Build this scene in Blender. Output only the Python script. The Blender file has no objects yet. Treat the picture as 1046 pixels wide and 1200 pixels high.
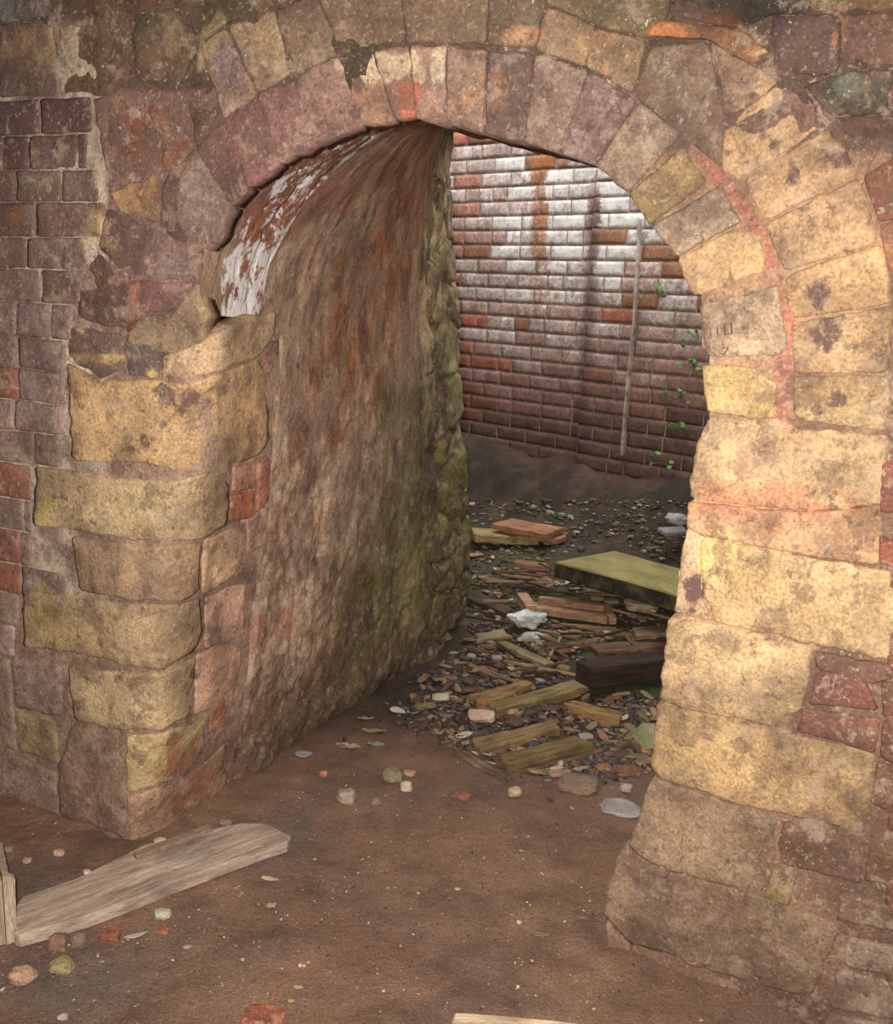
import bpy, bmesh, math, random
from mathutils import Vector, noise as N
from mathutils import Matrix
from mathutils.bvhtree import BVHTree
random.seed(7)
S = bpy.context.scene
COL = S.collection
# ------------------------------------------------------------------ camera model
F, W, H = 1150.0, 1046, 1200
PITCH, ROLL, CH = math.atan(260 / F), math.radians(2.5), 1.55
FW = Vector((0, math.cos(PITCH), -math.sin(PITCH)))
U0 = Vector((0, math.sin(PITCH), math.cos(PITCH)))
RX = Vector((math.cos(ROLL), 0, 0)) + U0 * math.sin(ROLL)
UY = Vector((-math.sin(ROLL), 0, 0)) + U0 * math.cos(ROLL)
O = Vector((0, 0, CH))
def ray(x, y): return FW + RX * ((x - W / 2) / F) - UY * ((y - H / 2) / F)
def flat(x, y, z=0.0):
    d = ray(x, y); return O + d * ((z - CH) / d.z)
def on_plane(x, y, a, b):                    # vertical plane through plan points a, b
    d = ray(x, y); n = Vector((-(b.y - a.y), b.x - a.x))
    return O + d * ((n.x * a.x + n.y * a.y) / (n.x * d.x + n.y * d.y))
def srgb(c):
    g = .3 * c[0] + .59 * c[1] + .11 * c[2]; c = [v * .86 + g * .14 for v in c[:3]]
    return tuple(((v / 255) / 12.92 if v <= 10.3 else (((v / 255) + 0.055) / 1.055) ** 2.4) for v in c[:3])
def lerp(a, b, t): return a + (b - a) * t
def clamp(v, a=0.0, b=1.0): return max(a, min(b, v))
def smooth(a, b, v):
    t = clamp((v - a) / (b - a)); return t * t * (3 - 2 * t)
def fbm(p, s, o=4):
    return N.fractal(Vector(p) * s, 1.0, 2.0, o)
def mixc(a, b, t): return tuple(lerp(a[i], b[i], t) for i in range(3))
# ------------------------------------------------------------------ plan of the place
PL0, PC, PJ, PR0, PR1, PT = flat(0, 925), flat(150, 985), flat(265, 925), flat(725, 1110), flat(960, 1200), flat(548, 745)
DA = (PR0 - PC).normalized()
PLX = PL0 + (PL0 - PC).normalized() * 2.2
PRX = PR1 + (PR1 - PR0).normalized() * 1.3
PLAN = [PLX, PC, PR0, PRX]
WDIR = Vector((0.74, -0.67, 0)).normalized()              # rear wall, left to right
WN = Vector((-WDIR.y, WDIR.x, 0)); WN = WN if WN.y < 0 else -WN
WP = O + ray(690, 600) * (5.8 / ray(690, 600).y); WP.z = 0
def wall_dist(p): return (p.x - WP.x) * WN.x + (p.y - WP.y) * WN.y
def front(x, y):                              # front wall: point and normal seen through a pixel
    best = None
    for i in range(3):
        a, b = PLAN[i], PLAN[i + 1]
        p = on_plane(x, y, a, b)
        t = ((p - a).x * (b - a).x + (p - a).y * (b - a).y) / ((b - a).x ** 2 + (b - a).y ** 2)
        e = max(0, -t, t - 1)
        if (p - O).dot(FW) < 0: e += 50
        if best is None or e < best[0]:
            d = (b - a); n = Vector((d.y, -d.x, 0)).normalized()
            best = (e, p, n)
    return best[1], best[2]
def pw(pts, y):                               # x of a pixel polyline at height y (extrapolated)
    pts = sorted(pts, key=lambda q: q[1])
    i = 0
    while i < len(pts) - 2 and y > pts[i + 1][1]: i += 1
    (x0, y0), (x1, y1) = pts[i], pts[i + 1]
    return x0 + (x1 - x0) * (y - y0) / (y1 - y0)
EDGE_K = [(150, 985), (172, 850), (188, 730), (203, 620), (218, 500), (230, 420), (238, 372)]
EDGE_P = [(265, 925), (283, 760), (297, 620), (310, 520), (318, 430), (322, 377)]
EDGE_P_UP = [(335, 310), (351, 277), (374, 236), (411, 195), (452, 160), (487, 141)]
EDGE_F_UP = [(238, 372), (241, 330), (246, 300), (258, 275), (275, 240), (310, 203), (345, 182), (400, 158), (440, 145), (487, 137)]
EDGE_R = [(487, 138), (530, 148), (580, 160), (618, 168), (655, 180), (696, 195), (735, 227), (761, 264), (793, 302), (810, 344), (821, 350), (820, 400),
          (824, 430), (829, 470), (826, 492), (815, 522), (808, 560), (805, 612), (797, 655), (790, 695), (785, 730), (776, 780), (771, 830), (766, 880),
          (765, 915), (752, 945), (741, 975), (724, 1005), (711, 1040), (708, 1073), (720, 1088), (737, 1106), (738, 1125)]
EDGE_B = [(548, 745), (549, 680), (547, 600), (543, 520), (540, 440), (536, 350), (531, 260), (527, 200), (530, 150)]
def planeA(x, y): return on_plane(x, y, PC, PR0)
def planeJ(x, y): return on_plane(x, y, PJ, PJ + DA)
def planeT(x, y): return on_plane(x, y, PT, PT + DA)
def at_z(fn, pts, z):                         # point of a pixel curve at world height z
    lo, hi = -300.0, 1500.0
    for _ in range(40):
        m = (lo + hi) / 2
        if fn(pw(pts, m), m).z > z: lo = m
        else: hi = m
    return fn(pw(pts, m), m)
def catmull(p, t):
    n = len(p) - 1; f = clamp(t, 0, 0.99999) * n; i = int(f); f -= i
    a, b, c, d = p[max(i - 1, 0)], p[i], p[i + 1], p[min(i + 2, n)]
    return 0.5 * ((2 * b) + (c - a) * f + (2 * a - 5 * b + 4 * c - d) * f * f + (3 * b - a - 3 * c + d) * f ** 3)
# rounded left corner: far left -> corner -> start of the plaster
def left_cols(z):
    a1 = Vector((PL0.x, PL0.y, z)); a0 = a1 + (PL0 - PC) * 1.0
    k = at_z(planeA, EDGE_K, z); e = at_z(planeJ, EDGE_P, z)
    a2 = lerp(a1, Vector((PC.x, PC.y, z)), 0.62)
    back = e + (PT - PJ) * 0.3
    m = lerp(k, e, 0.5) + Vector((0.012, -0.012, 0))
    return [a0, a1, a2, k, m, e, back]
lv, lf = [], []
NZ, NU = 50, 60
for j in range(NZ + 1):
    cs = left_cols(-0.25 + 1.95 * j / NZ)
    for i in range(NU + 1): lv.append(catmull(cs, i / NU))
for j in range(NZ):
    for i in range(NU):
        a = j * (NU + 1) + i; lf.append((a, a + 1, a + NU + 2, a + NU + 1))
LBVH = BVHTree.FromPolygons(lv, lf)
def wrap(x, y):
    d = ray(x, y); p, n, i, t = LBVH.ray_cast(O, d.normalized())
    if p is None: return front(x, y)
    if n.dot(d) > 0: n = -n
    return p, n
# ------------------------------------------------------------------ ground
def ground(x, y):
    d = (x - WP.x) * WN.x + (y - WP.y) * WN.y
    z = 0.25 * smooth(1.9, 0.3, d) if d < 1.9 else 0.0
    z += 0.34 * smooth(0.62, -.05, d + 0.16 * fbm((x, y, 3), 2.2)) if y > 3 else 0
    z += 0.012 * fbm((x, y, 0), 2.0) + 0.006 * fbm((x, y, 9), 9.0)
    if y > 2.6: z += 0.02 * smooth(2.6, 3.6, y) * (fbm((x, y, 5), 4.0) + 0.4)
    return z
def gp(x, y, off=0.0):
    d = ray(x, y); t = 1.2; f = lambda t: (O + d * t).z - ground((O + d * t).x, (O + d * t).y) - off
    while t < 9 and f(t) > 0: t += .04
    lo, hi = t - .04, t
    for _ in range(16):
        m = (lo + hi) / 2
        if f(m) > 0: lo = m
        else: hi = m
    return O + d * lo
# ------------------------------------------------------------------ mesh builder
class MB:
    def __init__(s): s.v, s.f, s.c, s.m = [], [], [], []
    def add(s, vs, fs, cols, mi=0):
        o = len(s.v); s.v += [tuple(q) for q in vs]
        s.c += cols if isinstance(cols, list) else [cols] * len(vs)
        s.f += [tuple(i + o for i in f) for f in fs]; s.m += [mi] * len(fs)
    def build(s, name, mats, parent=None, sm=True, loc=None):
        me = bpy.data.meshes.new(name)
        off = Vector(loc) if loc is not None else Vector((0, 0, 0))
        me.from_pydata([tuple(Vector(q) - off) for q in s.v], [], s.f)
        at = me.color_attributes.new('Col', 'FLOAT_COLOR', 'POINT')
        flatc = []
        for c in s.c: flatc += [c[0], c[1], c[2], c[3] if len(c) > 3 else 0.0]
        at.data.foreach_set('color', flatc)
        for mt in (mats if isinstance(mats, (list, tuple)) else [mats]): me.materials.append(mt)
        me.polygons.foreach_set('material_index', s.m)
        bm = bmesh.new(); bm.from_mesh(me); bmesh.ops.recalc_face_normals(bm, faces=bm.faces); bm.to_mesh(me); bm.free()
        me.polygons.foreach_set('use_smooth', [sm] * len(me.polygons)); me.update()
        o = bpy.data.objects.new(name, me); COL.objects.link(o)
        o.location = off
        if parent: o.parent = parent
        return o
def tag(o, label, cat, group=None, kind=None):
    o['label'] = label; o['category'] = cat
    if group: o['group'] = group
    if kind: o['kind'] = kind
    return o
def empty(name, loc):
    o = bpy.data.objects.new(name, None); o.empty_display_size = 0.05; COL.objects.link(o); o.location = loc; return o
def grid(mb, fn, nu, nv, colfn, mi=0):
    vs, cs, fs = [], [], []
    for j in range(nv + 1):
        for i in range(nu + 1):
            p = fn(i / nu, j / nv); vs.append(p); cs.append(colfn(i / nu, j / nv, p))
    for j in range(nv):
        for i in range(nu):
            a = j * (nu + 1) + i; fs.append((a, a + 1, a + nu + 2, a + nu + 1))
    mb.add(vs, fs, cs, mi)
# ------------------------------------------------------------------ materials
def material(name, stain=(60, 40, 36), stain_scale=9, grain=140, bump=0.6, rough=0.85, spec=0.25, stretch=(1, 1, 1), speck=0.5,
             speck_col=(225, 205, 170), var=0.5, var_scale=5, hue=(150, 100, 60), hue_amt=0.35, stain_soft=0.06, bump_scale=28, stain_rough=None, bdist=0.01, soot=0.0, bloom=0.0):
    m = bpy.data.materials.new(name); m.use_nodes = True
    nt = m.node_tree; nd, lk = nt.nodes, nt.links; nd.clear()
    def new(t, **k):
        n = nd.new(t)
        for a, b in k.items(): setattr(n, a, b)
        return n
    out = new('ShaderNodeOutputMaterial'); bs = new('ShaderNodeBsdfPrincipled'); lk.new(bs.outputs[0], out.inputs[0])
    tc = new('ShaderNodeTexCoord'); mp = new('ShaderNodeMapping'); mp.inputs['Scale'].default_value = stretch
    ge = new('ShaderNodeObjectInfo'); mul = new('ShaderNodeMath', operation='MULTIPLY'); mul.inputs[1].default_value = 37.0
    lk.new(ge.outputs['Random'], mul.inputs[0]); lk.new(mul.outputs[0], mp.inputs['Location']); lk.new(tc.outputs['Object'], mp.inputs['Vector'])
    at = new('ShaderNodeAttribute', attribute_name='Col')
    def noise(scale, detail=6, r=0.6, dist=0.0):
        n = new('ShaderNodeTexNoise'); n.inputs['Scale'].default_value = scale; n.inputs['Detail'].default_value = detail
        n.inputs['Roughness'].default_value = r; n.inputs['Distortion'].default_value = dist
        lk.new(mp.outputs[0], n.inputs['Vector']); return n.outputs[0]
    def rng(src, a, b, c, d):
        n = new('ShaderNodeMapRange'); lk.new(src, n.inputs[0])
        for i, v in enumerate((a, b, c, d)): n.inputs[i + 1].default_value = v
        return n.outputs[0]
    def mix(mode, fac, a, b):
        n = new('ShaderNodeMix', data_type='RGBA', blend_type=mode, clamp_factor=True)
        if isinstance(fac, float): n.inputs[0].default_value = fac
        else: lk.new(fac, n.inputs[0])
        for sck, v in ((n.inputs[6], a), (n.inputs[7], b)):
            if isinstance(v, tuple): sck.default_value = (*v, 1)
            else: lk.new(v, sck)
        return n.outputs[2]
    c = at.outputs['Color']
    c = mix('MIX', rng(noise(var_scale * 1.7, 8, 0.65), 0.45, 0.7, 0, hue_amt), c, srgb(hue))
    v1 = rng(noise(var_scale, 8, 0.7), 0.3, 0.7, 1 - var, 1 + var)
    cv = new('ShaderNodeCombineColor')
    for i in range(3): lk.new(v1, cv.inputs[i])
    c = mix('MULTIPLY', 1.0, c, cv.outputs[0])
    g1 = rng(noise(grain, 3, 0.7), 0.3, 0.7, 0.62, 1.38)
    cg = new('ShaderNodeCombineColor')
    for i in range(3): lk.new(g1, cg.inputs[i])
    c = mix('MULTIPLY', 1.0, c, cg.outputs[0])
    nb = noise(stain_scale, 12, 0.72, 0.3)
    ma = new('ShaderNodeMath', operation='MULTIPLY_ADD'); lk.new(at.outputs['Alpha'], ma.inputs[0]); ma.inputs[1].default_value = 0.8; lk.new(nb, ma.inputs[2])
    sf = rng(ma.outputs[0], 0.9 - stain_soft, 0.9 + stain_soft, 0, 0.92)
    c = mix('MIX', sf, c, srgb(stain))
    if speck: c = mix('MIX', rng(noise(grain * 0.9, 2, 0.5), 0.70, 0.76, 0, speck), c, srgb(speck_col))
    if soot or bloom:                        # weathering that runs across stones and joints alike
        gp_ = new('ShaderNodeNewGeometry')
        def wn(scale, off, d=9):
            m2 = new('ShaderNodeMapping'); m2.inputs['Location'].default_value = (off, off * .7, off * .3); lk.new(gp_.outputs['Position'], m2.inputs['Vector'])
            n = new('ShaderNodeTexNoise'); n.inputs['Scale'].default_value = scale; n.inputs['Detail'].default_value = d; n.inputs['Roughness'].default_value = .72
            lk.new(m2.outputs[0], n.inputs['Vector']); return n.outputs[0]
        if soot:
            c = mix('MIX', rng(wn(3.4, 3.1, 14), .48, .60, 0, soot), c, srgb((96, 72, 64)))
            c = mix('MIX', rng(wn(11.0, 8.3, 14), .52, .58, 0, soot * 1.25), c, srgb((112, 82, 68)))
            c = mix('MIX', rng(wn(38.0, 2.3, 8), .56, .62, 0, soot * 1.3), c, srgb((88, 62, 54)))
        if bloom:
            c = mix('MIX', rng(wn(14, 5.7, 14), .54, .60, 0, bloom), c, srgb((198, 168, 138)))
            c = mix('MIX', rng(wn(75, 1.7, 4), .59, .65, 0, bloom * .8), c, srgb((228, 206, 176)))
    lk.new(c, bs.inputs['Base Color'])
    bs.inputs['Specular IOR Level'].default_value = spec
    if stain_rough is None: bs.inputs['Roughness'].default_value = rough
    else: lk.new(rng(sf, 0, 1, rough, stain_rough), bs.inputs['Roughness'])
    b1 = noise(bump_scale, 10, 0.7); b2 = noise(grain, 3, 0.6)
    ad = new('ShaderNodeMath', operation='MULTIPLY_ADD'); lk.new(b2, ad.inputs[0]); ad.inputs[1].default_value = 0.25; lk.new(b1, ad.inputs[2])
    ad2 = new('ShaderNodeMath', operation='MULTIPLY_ADD'); lk.new(sf, ad2.inputs[0]); ad2.inputs[1].default_value = 0.12; lk.new(ad.outputs[0], ad2.inputs[2])
    bp = new('ShaderNodeBump'); bp.inputs['Strength'].default_value = bump; bp.inputs['Distance'].default_value = bdist
    lk.new(ad2.outputs[0], bp.inputs['Height']); lk.new(bp.outputs[0], bs.inputs['Normal'])
    return m
M_STONE = material('sandstone', stain=(110, 80, 74), stain_scale=26, bump=0.8, var=0.46, hue=(160, 112, 84), hue_amt=0.36, stain_soft=0.05, soot=.42, bloom=.30, speck=0.6, speck_col=(240, 225, 195))
M_BRICK = material('old_brick', stain=(150, 128, 112), stain_scale=16, bump=0.6, var=0.38, var_scale=9, hue=(120, 84, 68), hue_amt=0.45, speck=0.7, soot=.42, bloom=.42)
M_MORTAR = material('lime_mortar', stain=(92, 66, 58), stain_scale=11, bump=0.9, soot=.42, bloom=.42, var=0.3, hue=(140, 96, 78), hue_amt=0.4, speck=0.5)
M_SOFFIT = material('limewashed_brick', stain=(238, 228, 222), stain_scale=58, bump=0.9, var=0.45, hue=(170, 112, 88), hue_amt=0.5, spec=0.5, rough=0.6, stain_rough=0.35, speck=0.8, stretch=(1, 1, 0.6), stain_soft=0.03)
M_PLASTER = material('flaking_plaster', stain=(92, 70, 52), stain_scale=15, bump=0.6, var=0.40, var_scale=8, hue=(150, 98, 62), hue_amt=0.4, soot=.36, bloom=.34, stretch=(1.0, 1.0, 0.75), speck=0.45, speck_col=(205, 190, 150), bump_scale=22, bdist=0.016)
M_REAR = material('whitewashed_brick', stain=(214, 206, 194), stain_scale=24, bump=0.7, var=0.4, var_scale=9, hue=(120, 84, 64), hue_amt=0.3, speck=0.1, stain_soft=0.08, grain=60, soot=.28)
M_SOIL = material('packed_earth', stain=(66, 76, 34), stain_scale=8, bump=0.9, var=0.25, var_scale=4, hue=(116, 86, 64), hue_amt=0.4, grain=170, speck=0.6, speck_col=(180, 150, 120), bump_scale=40, stain_soft=0.12, rough=0.9)
M_ROCK = material('rubble', stain=(90, 70, 58), stain_scale=20, bump=0.6, var=0.3, hue=(140, 110, 80), hue_amt=0.3, grain=200)
M_LEAF = material('dry_leaf', stain=(90, 60, 40), stain_scale=30, bump=0.3, var=0.2, hue=(170, 130, 90), hue_amt=0.3, grain=200, speck=0.0)
M_GREEN = material('green_leaf', stain=(40, 70, 25), stain_scale=30, bump=0.2, var=0.2, hue=(70, 120, 40), hue_amt=0.3, speck=0.0, rough=0.5)
M_METAL = material('rusty_metal', stain=(60, 38, 26), stain_scale=20, bump=0.4, var=0.3, hue=(110, 70, 45), hue_amt=0.3, rough=0.6)
def wood(name, stain, hue, **k):
    return material(name, stain=stain, stain_scale=k.pop('ss', 7), bump=k.pop('bump', 1.0), var=0.5, var_scale=6, hue=hue, hue_amt=0.4, stretch=k.pop('stretch', (1, 9, 9)), grain=60, speck=k.pop('speck', 0.0), bump_scale=14, bdist=0.008, **k)
M_WOOD = wood('weathered_wood', (92, 72, 54), (150, 122, 98))
# ------------------------------------------------------------------ masonry units
def chaikin(p, n=1, q=0.25):
    for _ in range(n):
        r = []
        for i in range(len(p)):
            a, b = p[i], p[(i + 1) % len(p)]
            r += [(a[0] * (1 - q) + b[0] * q, a[1] * (1 - q) + b[1] * q), (a[0] * q + b[0] * (1 - q), a[1] * q + b[1] * (1 - q))]
        p = r
    return p
def resample(p, step):
    r = []
    for i in range(len(p)):
        a, b = p[i], p[(i + 1) % len(p)]; L = math.hypot(b[0] - a[0], b[1] - a[1]); n = max(1, int(round(L / step)))
        for k in range(n): r.append((a[0] + (b[0] - a[0]) * k / n, a[1] + (b[1] - a[1]) * k / n))
    return r
PATCH = [(465, 78, 55, 16, (220, 190, 146)), (512, 76, 12, 24, (226, 200, 158)), (478, 118, 14, 22, (196, 104, 74)), (150, 228, 26, 16, (190, 144, 88)), (122, 262, 24, 14, (196, 160, 110)), (118, 285, 22, 10, (190, 156, 108)), (250, 50, 22, 26, (160, 134, 92)), (276, 78, 26, 30, (118, 98, 96)), (205, 30, 10, 40, (150, 132, 88)), (170, 165, 30, 60, (128, 70, 48)),
         (615, 45, 26, 12, (190, 140, 96)), (700, 60, 30, 24, (170, 128, 86)), (585, 110, 12, 26, (168, 116, 78)), (540, 115, 16, 20, (186, 134, 96)), (900, 90, 14, 30, (196, 156, 102)), (870, 150, 20, 40, (176, 140, 96)), (1000, 100, 24, 22, (112, 118, 102)), (985, 30, 10, 24, (168, 104, 70)), (800, 36, 50, 10, (176, 106, 58)), (850, 30, 30, 12, (110, 62, 44)),
         (200, 440, 22, 12, (206, 176, 110)), (60, 725, 22, 40, (178, 146, 74)), (70, 740, 34, 10, (196, 158, 96)), (55, 600, 16, 20, (170, 150, 70)), (160, 590, 26, 24, (190, 160, 110)), (190, 660, 50, 20, (186, 148, 104)), (262, 790, 24, 26, (206, 150, 122)), (215, 900, 30, 40, (190, 118, 84)), (900, 590, 90, 26, (226, 150, 104)), (850, 650, 26, 34, (222, 186, 110)),
         (95, 380, 10, 8, (206, 170, 130)), (115, 420, 34, 6, (190, 150, 96)), (45, 190, 6, 10, (150, 120, 90)), (20, 258, 14, 12, (150, 92, 62)), (60, 60, 40, 30, (150, 118, 84)), (10, 10, 20, 20, (150, 138, 130))]
STAINS = []          # (px, py, radius x, radius y, amount) natural blotches on single stones
def unit(mb, poly, col, stain=0.1, surf=front, bulge=0.007, gap=0.5, step=6, rings=(0.04, 0.1, 0.2, 0.36, 0.54, 0.72, 0.88), depth=0.06,
         back=None, rough=0.004, jit=1.6, rnd=2, mi=0, cvar=0.16, seed=0):
    c0 = srgb(col); X_, Y_ = poly[0]; gain = (.95 if Y_ > 140 else .8) if X_ > 640 else 1.32 if Y_ > 360 else 1.18 if Y_ > 95 else .95 if (Y_ > 40 and X_ > 380) else .8; c0 = tuple(v * gain for v in c0)  # colour gain by area: left lightened against flash falloff, top toned darker
    p = chaikin(resample(poly, 1e9) if rnd > 1 else poly, 1, 0.055) if rnd else poly
    p = resample(p, step)
    cx = sum(q[0] for q in p) / len(p); cy = sum(q[1] for q in p) / len(p)
    out = []
    for (x, y) in p:
        dx, dy = cx - x, cy - y; L = math.hypot(dx, dy) or 1
        j = jit * N.noise(Vector((x * 0.06, y * 0.06, seed))) * 1.6 + 0.6 * jit * N.noise(Vector((x * 0.25, y * 0.25, seed)))
        k = (gap + j) / L; out.append((x + dx * k, y + dy * k))
    n = len(out); vs, cs, fs = [], [], []
    tilt = (random.uniform(-1, 1) * 0.0025, random.uniform(-1, 1) * 0.0025)
    base = bulge * random.uniform(0.7, 1.2)
    def put(x, y, off, t):
        P, nn = surf(x, y)
        if t > 0:
            off += rough * (fbm(P, 14, 4)) + 1.5 * rough * fbm(P, 5, 2) + (x - cx) / 60 * tilt[0] + (y - cy) / 60 * tilt[1]
        P = P + nn * off
        f = 1 + cvar * 2.0 * fbm(P, 6, 3)
        st = stain
        for (sx, sy, rx, ry, am) in STAINS:
            d = math.hypot((x - sx) / rx, (y - sy) / ry)
            d += .5 * N.noise(P * 30)
            if d < 2.4: st = max(st, am * .70 * smooth(2.2, 0.1, d))
        k0 = c0
        for (sx, sy, rx, ry, pc) in near:
            d = math.hypot((x - sx) / rx, (y - sy) / ry) + .9 * N.noise(P * 22) + .4 * N.noise(P * 55)
            if d < 1.05: k0 = mixc(k0, srgb(pc), smooth(1.05, .75, d) * .85); st = min(st, .15)
        vs.append(P); cs.append((k0[0] * f, k0[1] * f, k0[2] * f, st)); return P, nn
    near = [q for q in PATCH if abs(q[0] - cx) < q[2] * 1.6 + 110 and abs(q[1] - cy) < q[3] * 1.6 + 90]
    for (x, y) in out:
        P, nn = surf(x, y); D = back if back is not None else -nn
        vs.append(P + D * depth); cs.append((*c0, stain))
    prof = [(0.0, 0.45)] + [(t, 1.0 if t > 0.12 else 0.55 + 0.45 * t / 0.12) for t in rings]
    for (t, k) in prof:
        for (x, y) in out: put(x + (cx - x) * t, y + (cy - y) * t, base * k, t + 0.001)
    put(cx, cy, base, 1)
    R = len(prof) + 1
    for r in range(R - 1):
        for i in range(n):
            a = r * n + i; b = r * n + (i + 1) % n; fs.append((a, b, b + n, a + n))
    last = (R - 1) * n; ci = R * n
    for i in range(n): fs.append((last + i, last + (i + 1) % n, ci))
    fs.append(tuple(range(n - 1, -1, -1)))
    mb.add(vs, fs, cs, mi)
def stone(name, poly, col, stain, parent, mat=None, **k):
    mb = MB(); unit(mb, poly, col, stain, **k); return mb.build(name, mat or M_STONE, parent)
# ------------------------------------------------------------------ front wall backing
BAND = [(798, 150), (852, 195), (905, 285), (932, 375), (936, 440), (926, 490), (905, 490), (905, 400), (892, 310), (865, 250), (825, 205)]
HOLE = EDGE_F_UP[::-1] + EDGE_K[::-1][1:] + [(150, 1010), (738, 1125)] + EDGE_R[::-1][1:]
def inside(pt, poly):
    x, y = pt; r = False; j = len(poly) - 1
    for i in range(len(poly)):
        xi, yi = poly[i]; xj, yj = poly[j]
        if (yi > y) != (yj > y) and x < (xj - xi) * (y - yi) / (yj - yi) + xi: r = not r
        j = i
    return r
mb = MB()
X0, X1, Y0, Y1, ST = -420, 1460, -240, 1330, 9
nx, ny = int((X1 - X0) / ST), int((Y1 - Y0) / ST)
idx = {}; vs, cs, fs = [], [], []
def back_pt(x, y):
    if x > 120 and y > 396 and x < pw(EDGE_P, y) + 12: p, n = wrap(x, y)
    else: p, n = front(x, y)
    return p + n * ((-.001 if (x < 125 or x > 690) else .002) + 0.004 * fbm(p, 12, 3)), n
for j in range(ny + 1):
    for i in range(nx + 1):
        x, y = X0 + i * ST, Y0 + j * ST
        ok = not inside((x, y), HOLE)
        if not ok and y > 396 and x < pw(EDGE_P, y) + 12: ok = True
        if y > 1000 and 140 < x < 730: ok = False
        if not ok: continue
        p, n = back_pt(x, y)
        if p.z < -0.3 or p.z > 2.75: p.z = clamp(p.z, -0.3, 2.75)
        idx[i, j] = len(vs); vs.append(p)
        f = 1 + 0.3 * fbm(p, 4, 3)
        if x < 125 and y < 700: c = srgb((206, 180, 150)) if fbm(p, 7, 2) > -0.12 else srgb((150, 122, 106))
        elif x > 700 and inside((x, y), BAND): c = srgb((176, 112, 88))
        elif x > 700 and y > 120: c = (srgb((170, 130, 94)) if x < 1040 and y > 175 else srgb((112, 84, 68))) if y < 490 else srgb((204, 160, 116)) if y < 880 and x < 930 else srgb((140, 104, 80))
        elif y < 110: c = srgb((84, 68, 50))
        elif y < 400: c = srgb((136, 100, 86))
        else: c = srgb((170, 134, 110))
        cs.append((c[0] * f, c[1] * f, c[2] * f, 0.15))
for j in range(ny):
    for i in range(nx):
        q = [(i, j), (i + 1, j), (i + 1, j + 1), (i, j + 1)]
        if all(k in idx for k in q): fs.append(tuple(idx[k] for k in q))
mb.add(vs, fs, cs, 0)
# brick panels of the front wall
LINES = [(118, -.05), (160, -.04), (200, -.015), (237, 0), (278, 0), (314, .03), (352, .06), (392, .09), (428, .12), (466, .12), (503, .1), (540, .12), (581, .16), (618, .18), (657, .2), (692, .24), (729, .25), (766, .26)]
RB = [108, 102, 116, 124, 102, 96, 86, 78, 78, 76, 72, 38, 38, 38, 78, 24, 18]
JO = [[48], [35, 92], [19, 73], [-14, 43], [32], [48], [20, 60], [22], [23], [18], [40], [-8], [30], [25], [25], [-30], [-25]]
BC = [(112, 84, 78), (104, 78, 70), (110, 86, 74), (122, 92, 82), (128, 98, 88), (134, 104, 92), (136, 108, 98), (142, 118, 108), (140, 112, 98), (138, 112, 100), (138, 114, 100), (146, 118, 98), (138, 114, 102), (142, 112, 98), (138, 112, 100), (148, 122, 104), (140, 112, 102)]
for k in range(len(LINES) - 1):
    xs = [RB[k]] + sorted(JO[k], reverse=True); x = xs[-1]
    while x > -400: x -= random.choice((58, 58, 54, 30)); xs.append(x)
    for a, b in zip(xs[1:], xs[:-1]):
        if b - a < 8: continue
        (y0, s0), (y1, s1) = LINES[k], LINES[k + 1]
        c = BC[k]; dv = random.uniform(-16, 14)
        if random.random() < 0.15: c = (128, 76, 58)
        c = (c[0] + dv, c[1] + dv, c[2] + dv)
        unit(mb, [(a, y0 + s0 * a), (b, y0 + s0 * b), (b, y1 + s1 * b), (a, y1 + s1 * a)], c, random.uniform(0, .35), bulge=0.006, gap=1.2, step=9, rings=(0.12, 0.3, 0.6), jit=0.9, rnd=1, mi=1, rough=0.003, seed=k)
for k in range(5):                           # courses above the frame on the left, sooty
    y = 118 - 42 * (k + 1); x = 110 - (k % 2) * 30
    while x > -400:
        a = x - random.choice((58, 60, 52))
        if y < 0 or x < -20: unit(mb, [(a, y), (x, y - 2), (x, y + 39), (a, y + 41)], (100, 80, 60), 0.2, bulge=0.006, step=12, rings=(0.15, 0.5), rnd=1, mi=1)
        x = a
for k in range(4, 24):                       # lower left outside the frame
    y = 729 + 37 * (k - 4)
    x = -34 + (k % 2) * 14
    while x > -400 and y < 1200:
        a = x - 58
        unit(mb, [(a, y + .27 * a), (x, y + .27 * x), (x, y + 37 + .28 * x), (a, y + 37 + .28 * a)], (136 - random.random() * 20, 108, 94), 0.2, bulge=0.006, step=12, rings=(0.15, 0.5), rnd=1, mi=1); x = a
def ry(y1046, x): return 330 + (y1046 - 330) * (x + 735) / 1781
k = 0; yy = 175
while yy < 1330:                             # right of the arch rings, mostly outside the frame
    h = 47; x = (1050 if yy < 560 else 1038) + (k % 2) * 40
    if k % 2 == 0 and yy < 1000:
        pass
    while x < 1440:
        b = x + 96
        unit(mb, [(x, ry(yy, x)), (b, ry(yy, b)), (b, ry(yy + h, b)), (x, ry(yy + h, x))], random.choice([(150, 92, 66), (138, 90, 74), (168, 120, 86), (128, 84, 66)]), 0.2, bulge=0.008, step=12, rings=(0.1, 0.4), rnd=1, mi=1); x = b
    yy += h; k += 1
wall_front = mb.build('wall_front', [M_MORTAR, M_BRICK])
tag(wall_front, 'old brick and sandstone wall pierced by the round arched opening', 'wall', kind='structure')
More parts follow.
